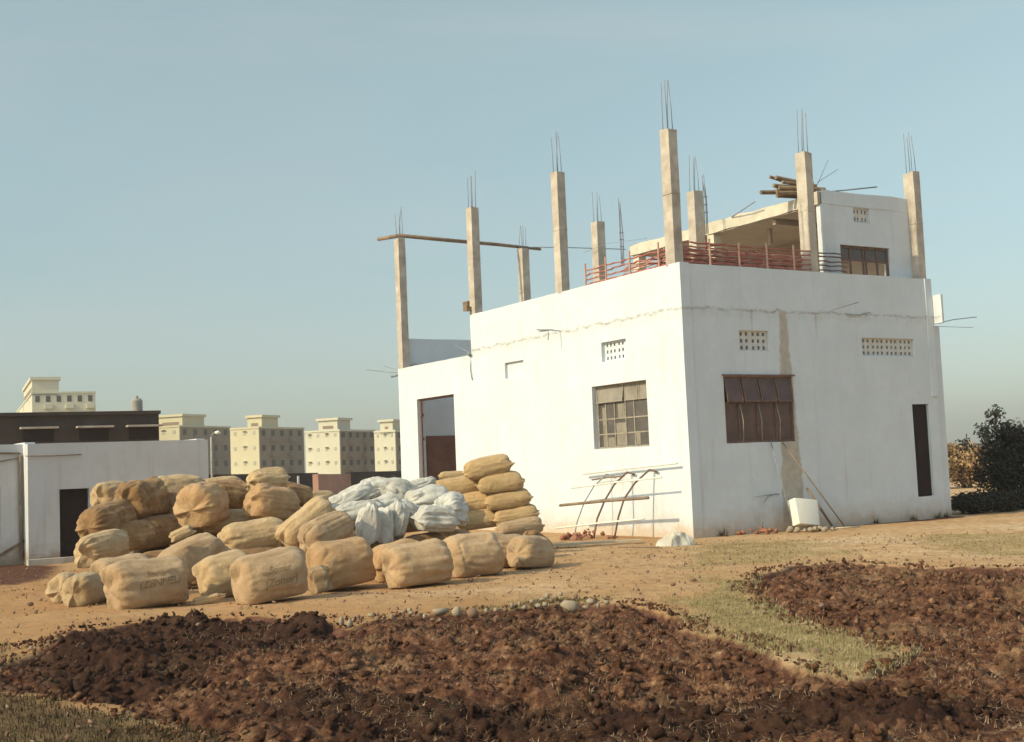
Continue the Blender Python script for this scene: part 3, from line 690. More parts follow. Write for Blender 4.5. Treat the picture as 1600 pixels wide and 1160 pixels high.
# doors
mb = MB(); mb.box(DR[0]+.005, DR[1]-.005, .07, .10, DR[2]+.005, DR[3]-.005)
d = mb.build('door', M['dark'], B, label='narrow dark door above the ground in the shaded wall')
mb = MB(); mb.box(DR[0]+.02, DR[0]+.05, .062, .069, DR[2]+.05, DR[3]-.05); mb.build('rail', M['frame'], d)
mb = MB()
mb.box(.10, .14, 12.19, 12.25, 0, 3.65); mb.box(.10, .14, 10, 10.05, 0, 3.65); mb.box(.10, .14, 10.0, 12.25, 3.65, 3.70)
df = mb.build('door_frame', M['frame'], B)
for zz in (1.2, 2.5, 3.2):
    mb = MB(); mb.box(.07, .15, 12.12, 12.19, zz, zz+.09); mb.build('hinge', M['frame'], df)
# pierced ventilation blocks
def jali(along, rect, off, groups, rows, mat, label):
    a0, a1, z0, z1 = rect; mb = MB(); th = .07
    n = sum(groups); gap = .035; wcell = (a1-a0-gap*(len(groups)+1))/n
    cols = []; a = a0
    edges = [a0]
    for g_ in groups:
        a += gap
        for k in range(g_): cols.append((a+wcell*.27, a+wcell*.73)); a += wcell
    rh = (z1-z0)/rows; rws = [(z0+rh*k+rh*.24, z0+rh*k+rh*.76) for k in range(rows)]
    def bx(p0, p1, q0, q1):
        if along == 'u': mb.box(p0, p1, off, off+th, q0, q1)
        else: mb.box(off, off+th, p0, p1, q0, q1)
    prev = z0
    for (r0, r1) in rws:
        bx(a0, a1, prev, r0); pa = a0
        for (c0, c1) in cols: bx(pa, c0, r0, r1); pa = c1
        bx(pa, a1, r0, r1); prev = r1
    bx(a0, a1, prev, z1)
    o = mb.build('vent_block', mat, B, label=label); m2 = MB()
    if along == 'u': m2.box(a0, a1, off+.15, off+.16, z0, z1)
    else: m2.box(off+.15, off+.16, a0, a1, z0, z1)
    m2.build('shade_backing', M['dark'], o)  # near-black sheet standing in for the unlit inside behind the holes
M['jali'] = mottled('lime_block', (.52, .51, .49), (.62, .61, .58), 6)
jali('u', VR1, .06, (2, 3), 3, M['jali'], 'small pierced vent over the shaded window')
jali('u', VR2, .06, (2, 3, 3, 3), 3, M['jali'], 'long pierced vent at the right of the shaded wall')
jali('v', VL1, .10, (3, 3), 3, M['wall'], 'pierced vent over the sunlit window')
jali('u', UV, .40, (2, 2), 2, M['jali'], 'small pierced vent of the upper storey')
mb = MB(); mb.box(.08, .14, VL2[0], VL2[1], VL2[2], VL2[3]); mb.build('vent_block', M['wall'], B, label='blocked vent recess')

# railing of red steel along the parapet: posts and wavy flats, an inner run behind it
def railing(along, a0, a1, off, posts, zs, z0, zt, seed, post=True, mat='rust', w=.042):
    r = random.Random(seed); mb = MB()
    for zz in zs:
        n = max(3, int((a1-a0)/.21)); pts = []
        for k in range(n+1):
            a = a0+(a1-a0)*k/n; dz = (.007 if k % 2 else -.007)+r.uniform(-.008, .008); dn = .05*r.uniform(-1, 1)
            pts.append((a, off+dn, zz+dz) if along == 'u' else (off+dn, a, zz+dz))
        for p, q_ in zip(pts, pts[1:]): mb.beam(p, q_, w, w*.6)
    o = mb.build('railing', M['rust2' if seed in (10, 12, 20) else mat], B)
    if post:
        for a in posts:
            m2 = MB(); t = zt+r.uniform(-.03, .03)
            p = (a, off-.05, z0) if along == 'u' else (off-.05, a, z0); q_ = (p[0], p[1], t)
            m2.tube([p, q_], .022, 8); m2.build('railing_post', M['rust2'], o)
zs = [5.83, 5.94, 6.05, 6.16]
railing('u', .25, 3.96, .16, [.96, 1.79, 2.61, 3.43], zs+[6.25], Z, 6.33, 1)
railing('u', 4.18, 5.15, .16, [], [5.84, 5.95, 6.05, 6.16, 6.24], Z, 6.3, 2, False, 'frame')
railing('v', .45, 3.57, .14, [.78, 1.82, 2.73, 3.55], zs, Z, 6.33, 3)
for k, o_ in enumerate((.4, .62, .85, 1.1, 1.4)): railing('u', .3, 4.5, o_, [], [5.66+.1*j+.03*(k % 3) for j in range(6 if k < 3 else 5)], Z, 6.3, 10+k, False)
for k, o_ in enumerate((.55, 1.1)): railing('v', .5, 2.6-k*.4, o_, [], [5.78, 5.9, 6.0, 6.1], Z, 6.3, 20+k, False)
mb = MB(); mb.tube([(1.3, .8, 6.0), (1.8, 1.2, 6.42), (2.6, 1.4, 6.55)], .02, 6); mb.tube([(1.0, .6, 6.34), (1.9, .6, 6.36)], .02, 6); mb.build('bent_bar', M['rust'], B, True)

# iron rods sticking out of the walls
def rod(pts, r_=.011, mat='steel', name='rod'): mb = MB(); mb.tube(pts, r_, 6); mb.build(name, M[mat], B, True)
rod([(.1, 4.60, 4.84), (-.35, 4.57, 4.86), (-.37, 4.57, 4.62)], .013)
rod([(.05, 4.62, 4.88), (-.06, 5.52, 4.98)], .016)
rod([(.1, 13.3, 4.58), (-.02, 14.0, 4.66), (-.1, 15.4, 4.86)], .014); rod([(.1, 13.35, 4.62), (.3, 15.0, 4.95)], .008)
rod([(.1, 13.5, 4.55), (.02, 13.9, 4.52)], .04)
rod([(7.9, .1, 4.66), (8.5, -.05, 4.78), (9.3, -.1, 4.86)], .011); rod([(7.9, .1, 4.62), (9.4, .1, 4.62)], .006)
rod([(3.85, .1, 4.80), (4.1, -.22, 4.84), (4.75, -.5, 5.02)], .011)
rod([(4.6, .05, 4.84), (5.2, -.06, 4.80), (5.6, -.05, 4.87)], .010)
rod([(.02, 8.97, 4.70), (-.03, 8.97, 4.3), (-.02, 8.90, 4.0)], .012); rod([(-.02, 8.99, 4.68), (-.1, 8.9, 4.72)], .04)
rod([(.3, 9.3, 4.72), (.4, 10.6, 5.15)], .010); rod([(.3, 9.2, 4.80), (.4, 10.3, 4.78)], .010); rod([(.3, 9.4, 4.78), (.5, 10.2, 4.98)], .010)
rod([(4.9, .35, 7.75), (6.6, .4, 8.02)], .018); rod([(4.4, .2, 7.85), (4.9, .3, 8.5)], .006); rod([(4.4, .2, 7.9), (5.2, .3, 8.3)], .006)
rod([(4.6, 3.4, 7.72), (4.3, 2.2, 7.85)], .014); rod([(4.6, 6.9, 7.8), (4.3, 8.4, 7.9), (4.2, 9.4, 7.8)], .006)
mb = MB(); mb.box(-.06, .1, 8.93, 9.20, 6.02, 6.16, .01); mb.box(-.16, .0, 8.82, 9.0, 5.88, 6.0, .01); mb.build('bracket', M['wood'], B)
def inb(o): o.location = C0; o.rotation_euler = (0, 0, BROT); return o      # top-level thing given in the building's frame
t = MB(); t.tube([(-.1, 14.25, 8.80), (.12, 13.2, 8.74), (1.8, 13.3, 8.72), (3.6, 13.35, 8.70), (5.4, 13.55, 8.68)], [.055, .06, .06, .055, .045], 8)
tag(inb(t.build('timber_pole', M['wood'], None, True)), 'long brown pole laid across the tops of the two far left columns', 'pole')
t = MB(); t.tube([(4.6, 13.5, 8.70), (6.4, 13.3, 8.75), (8.6, 13.2, 8.8)], .015, 6)
tag(inb(t.build('thin_rod', M['steel'], None, True)), 'thin rod pointing right from the end of the long brown pole', 'rod')
# poles stacked on the upper slab
desc = ['lowest at the front', 'lowest at the back', 'in the second layer at the front', 'in the second layer in the middle', 'in the second layer at the back', 'in the third layer at the front', 'in the third layer at the back', 'on the very top', 'on top, tipped upwards']
pl_ = [(7.80, .75, 0), (7.80, 1.15, 0), (7.90, .7, .02), (7.90, .95, .0), (7.90, 1.25, -.02), (8.0, .8, .05), (8.0, 1.1, .03), (8.09, .9, .10), (8.10, 1.15, .16)]
for i, (z, v0, lift) in enumerate(pl_):
    t = MB(); u0 = 4.0+random.uniform(-.22, .2); r_ = random.uniform(.04, .055)
    t.tube([(u0, v0+.25+random.uniform(-.1, .1), z+lift), (u0+.6, v0+.1, z+.01), (4.95+random.uniform(-.1, .25), v0-.05, z-.01)], [r_, r_*1.05, r_*.95], 8)
    tag(inb(t.build('timber_pole', M['wood'], None, True, 40)), 'grey timber pole stacked on the upper slab, '+desc[i], 'pole', 'timber poles stacked on the upper slab')

# ------------------------------------------------ hoop frame by the sunlit wall
HF = empty('hoop_frame', 'three bent rods tied to horizontal poles leaning towards the sunlit wall', 'frame', bw(-.98, 1.6, 0), BROT)
def onplane(px, py, u):                      # photo pixel -> (u, v, z) on the upright plane at distance u from the sunlit wall
    d = ray(px, py); P = O+d*(((C0+U*u)-O)@U)/(d@U); q_ = P-C0; return np.array([u, q_@V, q_[2]])
hl = np.array([-.98, 1.6, 0])
for k, pts in enumerate((((897, 847), (902, 815), (913, 785), (928, 760), (948, 741)), ((928, 847), (933, 811), (945, 782), (960, 757), (980, 738)), ((960, 847), (966, 809), (975, 780), (992, 755), (1015, 734)))):
    P = [onplane(x, y, u) for (x, y), u in zip(pts, (-.98, -.90, -.75, -.48, -.12))]
    P[0][2] = 0; P.append(P[-1]+np.array([.07, -.18, -.06]))
    m2 = MB(); sm = []
    for a, b in zip(P, P[1:]): sm += [tuple(a*(1-t)+b*t-hl) for t in (0, .5)]
    m2.tube(sm+[tuple(P[-1]-hl)], .021 if k else .013, 6); m2.build('bent_rod', M['frame'] if k else M['steel'], HF, True)
for (a, b, u, mt, r_) in (((912, 741), (1058, 724), -.14, 'plastic', .022), ((893, 763), (1034, 746), -.50, 'plastic', .019), ((875, 790), (1013, 778), -.78, 'wood', .032), ((868, 826), (1006, 811), -.93, 'plastic', .020), ((925, 750), (975, 744), -.16, 'wood', .018)):
    P, Q = onplane(*a, u), onplane(*b, u); m2 = MB(); m2.tube([tuple(P-hl), tuple((P+Q)/2-hl+np.array([0, 0, .012])), tuple(Q-hl)], r_, 8); m2.build('tie_pole', M[mt], HF, True)

# plank, stones, sheet, box and sticks near the wall
def rub(n, cx, cy, rx, ry, z0, smin, smax, hump, mat, label, name, cat, group, seed):
    r = np.random.default_rng(seed); n = int(n)
    protos = []
    for k, (hv, hf) in enumerate(hulls(5, 11 if mat == 'brick' else 22, seed)): protos.append(mesh_np(name, hv*np.array([1.15, .8, .7]), hf, False))
    for i in range(n):
        a = r.uniform(0, 6.28); q_ = math.sqrt(r.random()); x = cx+rx*q_*math.cos(a); y = cy+ry*q_*math.sin(a)
        s = r.uniform(smin, smax); o = link(name, protos[i % 5], M[mat]); o.scale = (s, s*r.uniform(.7, 1.1), s)
        o.location = (x, y, z0+hump*(1-q_)**.8*r.random()+s*.3); o.rotation_euler = (r.uniform(-.4, .4), r.uniform(-.4, .4), r.uniform(0, 6.3))
        tag(o, label, cat, group)
g1 = ground(918, 843)
rub(34, g1[0]+.02, g1[1]+.15, .62, .3, 0, .05, .105, .22, 'brick', 'lump of red brick rubble heaped round the feet of the bent rods', 'brick_lump', 'rubble', 'brick rubble under the hoop frame', 31)
g1 = bw(1.55, -.28, 0)
rub(16, g1[0], g1[1], .42, .22, 0, .06, .12, .16, 'brick', 'orange brick lump at the foot of the shaded wall beside the white box', 'brick_lump', 'rubble', 'brick lumps at the foot of the shaded wall', 32)
g1 = bw(2.7, -.72, 0)
rub(12, g1[0], g1[1], .7, .2, 0, .05, .12, .05, 'stone', 'pale stone on the ground in front of the white box', 'stone', 'stone', 'stones in front of the white box', 33)
p0, p1 = ground(862, 857), ground(1002, 849); m2 = MB()
m2.beam((0, 0, 0), tuple(p1-p0), .16, .045, sub=3, j=.006); o = m2.build('plank', M['wood2'], None, bevel=.004); o.location = p0+np.array([0, 0, .06]); tag(o, 'long pale plank lying on the ground below the bent rods', 'plank')
p0, p1 = ground(965, 857), ground(1030, 858); m2 = MB(); m2.tube([(0, 0, 0), tuple(p1-p0)], .014, 6); o = m2.build('stick', M['wood'], None, True); o.location = p0+np.array([0, 0, .03]); tag(o, 'dark stick on the earth right of the pale plank', 'stick')
def crumple(name, px, py, w, d, h, mat, label, cat, seed):
    g_ = ground(px, py); n = 34; v = []
    for j in range(n):
        for i in range(n):
            x = i/(n-1)*2-1; y = j/(n-1)*2-1; r_ = max(abs(x), abs(y))
            q_ = np.array([[x*1.9+seed, y*1.9, seed]]); k = abs(vn(q_, 3)[0])+.5*abs(vn(q_*2.3, 4)[0])
            e = 1+.25*vn(q_*1.3, 9)[0]
            v.append((x*w/2*e, y*d/2*e, max(0, h*(1-r_**3))*(.45+.9*(1-k))+.004))
    f = [(j*n+i, j*n+i+1, (j+1)*n+i+1, (j+1)*n+i) for j in range(n-1) for i in range(n-1)]
    m_ = MB(); m_.v = v; m_.f = f; o = m_.build(name, M[mat], None, False); o.location = g_+np.array([0, 0, .0]); o.rotation_euler[2] = .5; return tag(o, label, cat)
crumple('plastic_sheet', 1058, 853, .62, .45, .22, 'sheet', 'crumpled off white sheet on the ground at the corner of the building', 'sheet', 3.3)
# white box tipped against the wall
o = MB(); o.box(-.30, .33, -.13, .13, 0, .58)
bx = o.build('white_box', M['plastic'], None, True, 40, bevel=.035); bx.location = bw(2.66, -.55, .10); bx.rotation_euler = (R(-16), R(7), BROT+R(-4))
for vv in bx.data.vertices: vv.co.x *= 1-.10*(1-vv.co.z/.5); 
tag(bx, 'white box tipped on a slant at the foot of the shaded wall', 'box')
# sticks leaning on the shaded wall
def stick(a, b, r_, mat, label, name='stick', cat='stick', mid=None):
    m_ = MB(); b = np.array(b)-np.array(a); pts = [(0, 0, 0), tuple(b)] if mid is None else [(0, 0, 0), tuple(b*.5+np.array(mid)), tuple(b)]
    m_.tube(pts, r_, 6); o = m_.build(name, M[mat], None, True); o.location = a; return tag(o, label, cat)
stick(bw(2.42, -.45, 0), bw(2.28, -.03, 1.95), .014, 'steel', 'thin dark rod standing upright against the shaded wall left of the white box', 'rod', 'rod', (.01, .0, .0))
stick(bw(3.6, -.8, .0), bw(2.62, -.03, 1.92), .016, 'wood', 'slanting stick leaning on the wall behind the white box')
stick(bw(3.45, -.55, .05), bw(3.15, -.15, .9), .03, 'wood', 'dark stump of timber leaning to the right of the white box')
stick(bw(3.2, -.9, .03), bw(3.75, -1.05, .03), .02, 'wood2', 'short pale stick on the ground right of the white box')
stick(bw(1.72, -.06, .78), bw(2.42, -.06, .80), .013, 'steel', 'horizontal rod fixed on the shaded wall left of the bare strip', 'rod', 'rod')
stick(bw(1.85, -.07, 0), bw(2.35, -.07, .0), .011, 'steel', 'rod bent into a low arch against the foot of the shaded wall', 'rod', 'rod', None)
m2 = MB(); m2.tube([tuple(np.array((1.86, -.07, 0))), (1.87, -.07, .35), (1.95, -.06, .62), (2.08, -.06, .76), (2.2, -.06, .78)], .010, 6)
arch = [q_ for q_ in COL.objects if q_.get('label', '').startswith('rod bent into')][0]
arch.data = m2.mesh('rod', True); arch.data.materials.append(M['steel']); arch.location = C0; arch.rotation_euler = (0, 0, BROT)
# weeds at the wall foot
for k, (u, v_) in enumerate(((.75, -.1), (5.3, -.12), (6.5, -.15), (7.4, -.12), (7.7, -.12))):
    n = 60; q = np.zeros((n, 2))+rng.normal(0, .04, (n, 2)); o = link('weed', blades('weed', q, np.zeros(n), .16, .007, .9, 70+k, 3), M['grassd']); o.location = bw(u, v_, 0)
    tag(o, 'small dark weed growing at the foot of the shaded wall', 'weed', 'weeds along the foot of the shaded wall')

# ================================================================== BALES
SK = []
def sack_mesh(L, ry, rz, seed, e=.47, pin=.44, ang=0., lump=.085, fold=.042, ear=.05, nx_=72, nt=96, sagk=1.0):
    """stuffed bale: a drum whose ends close to a sewn seam (direction ang) with gathered folds"""
    ph = np.linspace(-np.pi/2, np.pi/2, nx_+1)[1:-1]; th = np.linspace(0, 2*np.pi, nt, endpoint=False)
    PH, TH = np.meshgrid(ph, th, indexing='ij')
    sx = np.sign(np.sin(PH))*np.abs(np.sin(PH))**e; cr = np.abs(np.cos(PH))
    ce, se = np.cos(TH), np.sin(TH); ca, sa = math.cos(ang), math.sin(ang)
    wide = cr**.30; nar = cr**pin
    a = ce*ca+se*sa; b = -ce*sa+se*ca                      # a: along the seam, b: across
    a2 = a*wide; b2 = b*nar
    yy = a2*ca-b2*sa; zz = a2*sa+b2*ca
    x = sx*L/2*(1+ear*np.abs(a)**6*np.abs(sx)**6)
    endw = np.clip((np.abs(sx)-.55)/.45, 0, 1)
    s = seed*3.7
    P = np.stack([x.ravel()*2.2+s, ce.ravel()*1.1, se.ravel()*1.1], 1)
    d = lump*(vn(P*1.0, 1)+.6*vn(P*2.1, 2)+.22*vn(P*4.5, 3)).reshape(x.shape)
    # long drapes running from the gathers, ridged
    Q = np.stack([x.ravel()*1.3+s, ce.ravel()*4.2, se.ravel()*4.2], 1)
    rid = (1-np.abs(vn(Q, 7))*2.2).reshape(x.shape)
    d = d+fold*rid*(.30+.60*endw*np.clip(cr*1.3, 0, 1))
    Q = np.stack([x.ravel()*5+s, ce.ravel()*2.6+x.ravel()*1.5, se.ravel()*2.6], 1)
    d = d+.028*(1-np.abs(vn(Q, 8))*2).reshape(x.shape)
    Q = np.stack([x.ravel()*14+s, ce.ravel()*7, se.ravel()*7], 1)
    d = d+.014*vn(Q, 9).reshape(x.shape)-.030*np.clip(vn(Q*.45+5, 19), 0, 1).reshape(x.shape)
    Q = np.stack([x.ravel()*2.4+s+.6*vn(P*2, 31), ce.ravel()*1.7+.5*vn(P*2, 32), se.ravel()*1.7], 1)
    d = d-.6*lump*np.clip(1-np.abs(vn(Q, 33))*4, 0, 1).reshape(x.shape)           # creased hollows
    d = d+.022*np.exp(-((np.mod(TH-ang-2.1+.15*np.sin(sx*3+seed)+np.pi, 2*np.pi)-np.pi)/.055)**2)*(np.abs(sx) < .93)      # long sewn seam
    r_ = 1+d
    y = yy*ry*r_; z = zz*rz*r_
    x = x+np.sign(sx)*.045*np.exp(-(b2/.10)**2)*np.clip((np.abs(sx)-.9)*12, 0, 1)                    # lip of the end seam
    x = x+.035*vn(np.stack([ce.ravel()*2+s, se.ravel()*2, sx.ravel()*1.], 1), 12).reshape(x.shape)*endw
    # sag: flat underside, slight bulge low down
    low = np.clip(-z/rz, 0, 1.5); z = np.where(z < -.72*rz*sagk, -.72*rz*sagk+(z+.72*rz*sagk)*.22, z); y = y*(1+.07*low)
    z = z+.03*L*np.sin(x/L*2.4+seed)*.5
    v = np.stack([x.ravel(), y.ravel(), z.ravel()], 1); n0 = len(ph)
    i = np.arange(n0-1)[:, None]*nt+np.arange(nt)[None]; j = np.arange(n0-1)[:, None]*nt+(np.arange(nt)[None]+1) % nt
    f = np.stack([i.ravel(), j.ravel(), (j+nt).ravel(), (i+nt).ravel()], 1)
    me = bpy.data.meshes.new('bale'); c0 = v[:nt].mean(0); c1 = v[-nt:].mean(0)
    vv = np.vstack([v, c0, c1]); b_ = len(v)
    fl = [tuple(q_) for q_ in f.tolist()]+[(int((k+1) % nt), int(k), b_) for k in range(nt)]+[(b_-nt+k, b_-nt+(k+1) % nt, b_+1) for k in range(nt)]
    me.from_pydata(vv.tolist(), [], fl); me.polygons.foreach_set('use_smooth', np.ones(len(me.polygons), bool)); me.update()
    return me
def bale(cx, cy, D, Lp, Tp, yaw, tilt, mat, label, seed, ang=None, L=None, depth=1.0, name='jute_bale', cat='bale', group='jute bales in the big heap', **k):
    Tp *= 1.07; Lp *= 1.03
    if 'stack' in group: yaw *= .2
    P = atd(cx, cy, D); T = Tp*D/FPX; ya = R(yaw)
    if L is None: L = max(.6, (Lp*D/FPX-T*abs(math.sin(ya))*.75)/max(.35, math.cos(ya)))
    r_ = random.Random(seed)
    me = sack_mesh(L*.97, T/2*depth, T/2*1.04, seed, ang=r_.uniform(-.5, 2) if ang is None else ang, **k)
    # object frame
    base = math.atan2(P[0], P[1])                        # bearing of the bale from the camera
    rx = np.array([math.cos(base), -math.sin(base), 0]); fw = np.array([math.sin(base), math.cos(base), 0])
    t = R(tilt+2.3*(0 if abs(tilt) > 90 else 1))
    ax = math.cos(t)*(math.cos(ya)*rx+math.sin(ya)*fw)+math.sin(t)*np.array([0, 0, 1]); ax /= np.linalg.norm(ax)
    z = np.array([0, 0, 1.])-ax*ax[2]
    if np.linalg.norm(z) < .2: z = fw.copy()
    z /= np.linalg.norm(z); y = np.cross(z, ax)
    o = link(name, me, M[mat]); o.matrix_world = Matrix(((ax[0], y[0], z[0], P[0]), (ax[1], y[1], z[1], P[1]), (ax[2], y[2], z[2], P[2]), (0, 0, 0, 1)))
    tag(o, label, cat, group); wz = min((o.matrix_world@v_.co).z for v_ in me.vertices)
    if wz < .28: o.location.z -= wz+.025
    SK.append((label, round(float(P[2]), 2), round(L, 2), round(T, 2))); return o
def marking(o, text, x, z, size, slant=0.):
    """ink lettering wrapped on the side of a bale that faces the yard"""
    cu = bpy.data.curves.new('lettering', 'FONT'); cu.body = text; cu.size = size; cu.align_x = 'CENTER'; cu.shear = .25; cu.space_character = .95; cu.offset = size*.006
    to = bpy.data.objects.new('tmp', cu); COL.objects.link(to); dg = bpy.context.evaluated_depsgraph_get(); dg.update()
    me = bpy.data.meshes.new_from_object(to.evaluated_get(dg)); bpy.data.objects.remove(to)
    bm = bmesh.new(); bm.from_mesh(me); bmesh.ops.subdivide_edges(bm, edges=[e for e in bm.edges if e.calc_length() > size*.22], cuts=2)
    bvh = BVHTree.FromPolygons([v.co[:] for v in o.data.vertices], [p.vertices[:] for p in o.data.polygons])
    c, s = math.cos(slant), math.sin(slant)
    for v in bm.verts:
        px, pz = v.co.x*c-v.co.y*s+x, v.co.x*s+v.co.y*c+z
        hit = bvh.ray_cast(Vector((px, -3, pz)), Vector((0, 1, 0)))
        v.co = (hit[0]+Vector((0, -.006, 0))) if hit[0] else Vector((px, -.3, pz))
    bm.to_mesh(me); bm.free(); me.materials.clear(); me.materials.append(M['ink'])
    l = link('lettering', me, None, o); return l

bale(101, 906, 17.9, 40, 42, 72, 0, 'jute_p', 'small round pale bale end at the far left of the front row', 1, L=.5)
bale(131, 905, 17.2, 50, 50, 62, 0, 'jute_p', 'second bale from the left of the front row, round pale end', 2, L=.6)
bale(193, 899, 17.9, 98, 66, 24, 2, 'jute', 'tan bale lying just behind the marked bale at the left of the front row', 3, ang=1.4)
o = bale(229, 906, 16.55, 130, 76, 22, 1, 'jute', 'large tan bale with two lines of marking near the left end of the front row', 4, ang=1.45, e=.34)
marking(o, 'Somar', .03, .12, .11); marking(o, '(ZENNEL)', .05, .0, .135, .02)
o = bale(352, 894, 17.6, 86, 66, 18, 3, 'jute_p', 'pale bale with a torn corner sticking out at its left between two marked bales', 5, ang=.9, ear=.12)
marking(o, 'Moun', .08, .10, .12, .1)
o = bale(421, 899, 16.6, 116, 76, 20, 3, 'jute', 'tan bale marked with two lines of writing in the middle of the front row', 6, ang=1.5, ear=.10, e=.33)
marking(o, 'Somar', .03, .09, .12, .03); marking(o, '(Zomar)', .03, -.07, .14, .03)
bale(532, 883, 18.05, 112, 74, 26, 3, 'jute_o', 'big orange brown bale with a loose flap of sacking at its left end', 7, ang=1.35, ear=.06, fold=.08)
bale(622, 872, 19.2, 96, 58, 28, 2, 'jute_o', 'bale wedged behind the gap between two orange brown front bales', 8)
bale(652, 878, 18.1, 112, 66, 26, 2, 'jute', 'drum shaped bale with a creased left end right of the flapped bale', 9, ang=1.5, fold=.07, e=.34)
bale(738, 865, 19.3, 96, 66, 22, 1, 'jute', 'tan bale with a shaded underside right of the drum shaped bale', 10, ang=1.2)
bale(788, 851, 20.6, 76, 52, 20, -6, 'jute', 'ripped bale with ragged folds near the right end of the front row', 11, fold=.16, lump=.12)
bale(829, 857, 20.3, 62, 50, 55, -8, 'jute', 'last bale of the front row at the right with its round end towards the wall', 12, L=.8)
bale(812, 826, 23.2, 74, 26, 24, 2, 'jute', 'flat bale squashed under the right hand stack', 13)
bale(838, 838, 22.6, 40, 30, 50, -30, 'jute_b', 'slumped bale leaning at the right foot of the stack', 14, L=.6)
bale(160, 860, 19.2, 84, 50, 48, 4, 'jute_p', 'bale with a pointed flap above the two small round bales', 15, fold=.11, ear=.2)
bale(297, 857, 19.3, 112, 58, 30, 22, 'jute', 'long tan bale sloping up to the right behind the front row', 16)
bale(398, 841, 20.2, 104, 50, 18, 4, 'jute_p', 'pale bale lying level behind the two marked bales', 17, fold=.08)
bale(362, 816, 21.0, 96, 36, 25, -6, 'jute_p', 'flattened bale with a knotted fold above the pale level bale', 18, fold=.14)
bale(480, 819, 19.9, 98, 46, 30, 28, 'jute_p', 'smooth bale sloping steeply up to the white sacks', 19, ang=1.3)
bale(510, 836, 19.5, 92, 52, 42, 14, 'jute', 'bale with a deep slit in its end below the white sacks', 20, fold=.13)
bale(176, 816, 20.4, 104, 54, 48, 6, 'jute_b', 'pale ended bale with brown stained side in the second layer at the left', 21, lump=.1, fold=.08)
bale(177, 776, 22.4, 48, 44, 50, 0, 'jute_p', 'round pale bale at the upper left of the heap', 22, L=.8)
bale(222, 781, 20.9, 84, 60, 46, 4, 'jute_b', 'rough brown stained bale on top of the heap at the left', 23, lump=.13, fold=.10)
bale(268, 796, 21.6, 60, 54, 40, -4, 'jute_b', 'dark brown bale in the hollow right of the rough stained bale', 24)
bale(248, 832, 20.9, 88, 50, 30, 0, 'jute_b', 'dark bale in the shaded hollow behind the sloping tan bale', 25)
bale(205, 842, 20.4, 78, 44, 30, 0, 'jute_b', 'brown bale low in the shaded hollow at the left', 26)
bale(279, 768, 23.0, 84, 44, 28, 0, 'jute_p', 'pale bale at the back of the heap left of the upright tan bale', 27)
bale(315, 793, 20.6, 56, 66, 60, 6, 'jute_o', 'bulging tan bale end gathered at the bottom near the top of the heap', 28, L=.7, fold=.1)
bale(354, 775, 21.8, 76, 46, 25, -4, 'jute_b', 'brown bale beside the gathered bale at the top of the heap', 29)
bale(345, 757, 23.4, 60, 22, 20, 2, 'jute_p', 'flat pale bale along the top edge behind the brown bale', 30)
bale(424, 789, 20.9, 84, 54, 35, -14, 'jute_o', 'tan bale sloping down right under the topmost bale', 31, fold=.09)
bale(418, 753, 21.6, 66, 36, 30, 0, 'jute_p', 'topmost pale bale in the middle of the heap', 32, fold=.09)
bale(462, 775, 22.6, 50, 34, 35, -16, 'jute_b', 'small dark bale right of the topmost bale', 33)
bale(500, 779, 26.0, 40, 22, 30, 0, 'jute_p', 'small far bale seen between the heap and the white sacks', 34)
o = bale(284, 835, 18.9, 26, 16, 10, 20, 'jute_p', 'crumpled scrap of sacking between the gathered and the sloping bale', 35, L=.32, fold=.3, group='scraps of sacking', name='sacking_scrap', cat='scrap', nx_=40, nt=48)
bale(325, 930, 16.7, 40, 12, 10, 6, 'jute_p', 'flat scrap of pale sacking on the ground before the front row', 36, L=.36, fold=.3, group='scraps of sacking', name='sacking_scrap', cat='scrap', nx_=40, nt=48)
o = bale(499, 900, 17.4, 24, 42, 10, 12, 'jute', 'loose flap of sacking hanging at the left end of the orange brown bale', 37, L=.22, fold=.3, group='scraps of sacking', name='sacking_scrap', cat='scrap', nx_=40, nt=48, depth=.4)
# tidy stack at the right
gs = 'bales in the neat right hand stack'
bale(762, 732, 24.0, 72, 32, 26, 10, 'jute_l', 'topmost bale of the neat stack, tilted up to the right', 40, group=gs, fold=.02, lump=.035, pin=.5, e=.5, ang=.2)
bale(782, 755, 24.0, 68, 33, 24, 4, 'jute_l', 'second bale down in the right column of the neat stack', 41, group=gs, fold=.02, lump=.035, pin=.5, e=.5, ang=.1)
bale(794, 781, 24.0, 68, 30, 24, 4, 'jute_l', 'third bale down in the right column of the neat stack', 42, group=gs, fold=.02, lump=.035, pin=.5, e=.5, ang=.1)
bale(806, 806, 24.0, 66, 30, 24, 4, 'jute_l', 'fourth bale down in the right column of the neat stack', 43, group=gs, fold=.02, lump=.035, pin=.5, e=.5, ang=.15)
bale(712, 763, 24.3, 84, 31, 22, 3, 'jute_l', 'top bale in the left column of the neat stack', 44, group=gs, fold=.02, lump=.035, pin=.5, e=.5, ang=.1)
bale(737, 787, 24.2, 72, 30, 22, 3, 'jute_l', 'middle bale in the left column of the neat stack', 45, group=gs, fold=.02, lump=.035, pin=.5, e=.5, ang=.15)
bale(749, 814, 24.1, 68, 31, 22, 4, 'jute_l', 'lowest visible bale in the left column of the neat stack', 46, group=gs, fold=.02, lump=.035, pin=.5, e=.5, ang=.1)
bale(707, 743, 25.5, 16, 12, 20, 0, 'jute_p', 'small bale end showing above the left column of the neat stack', 47, L=.5, group=gs, fold=.02, lump=.035, pin=.5, e=.5, nx_=40, nt=48)
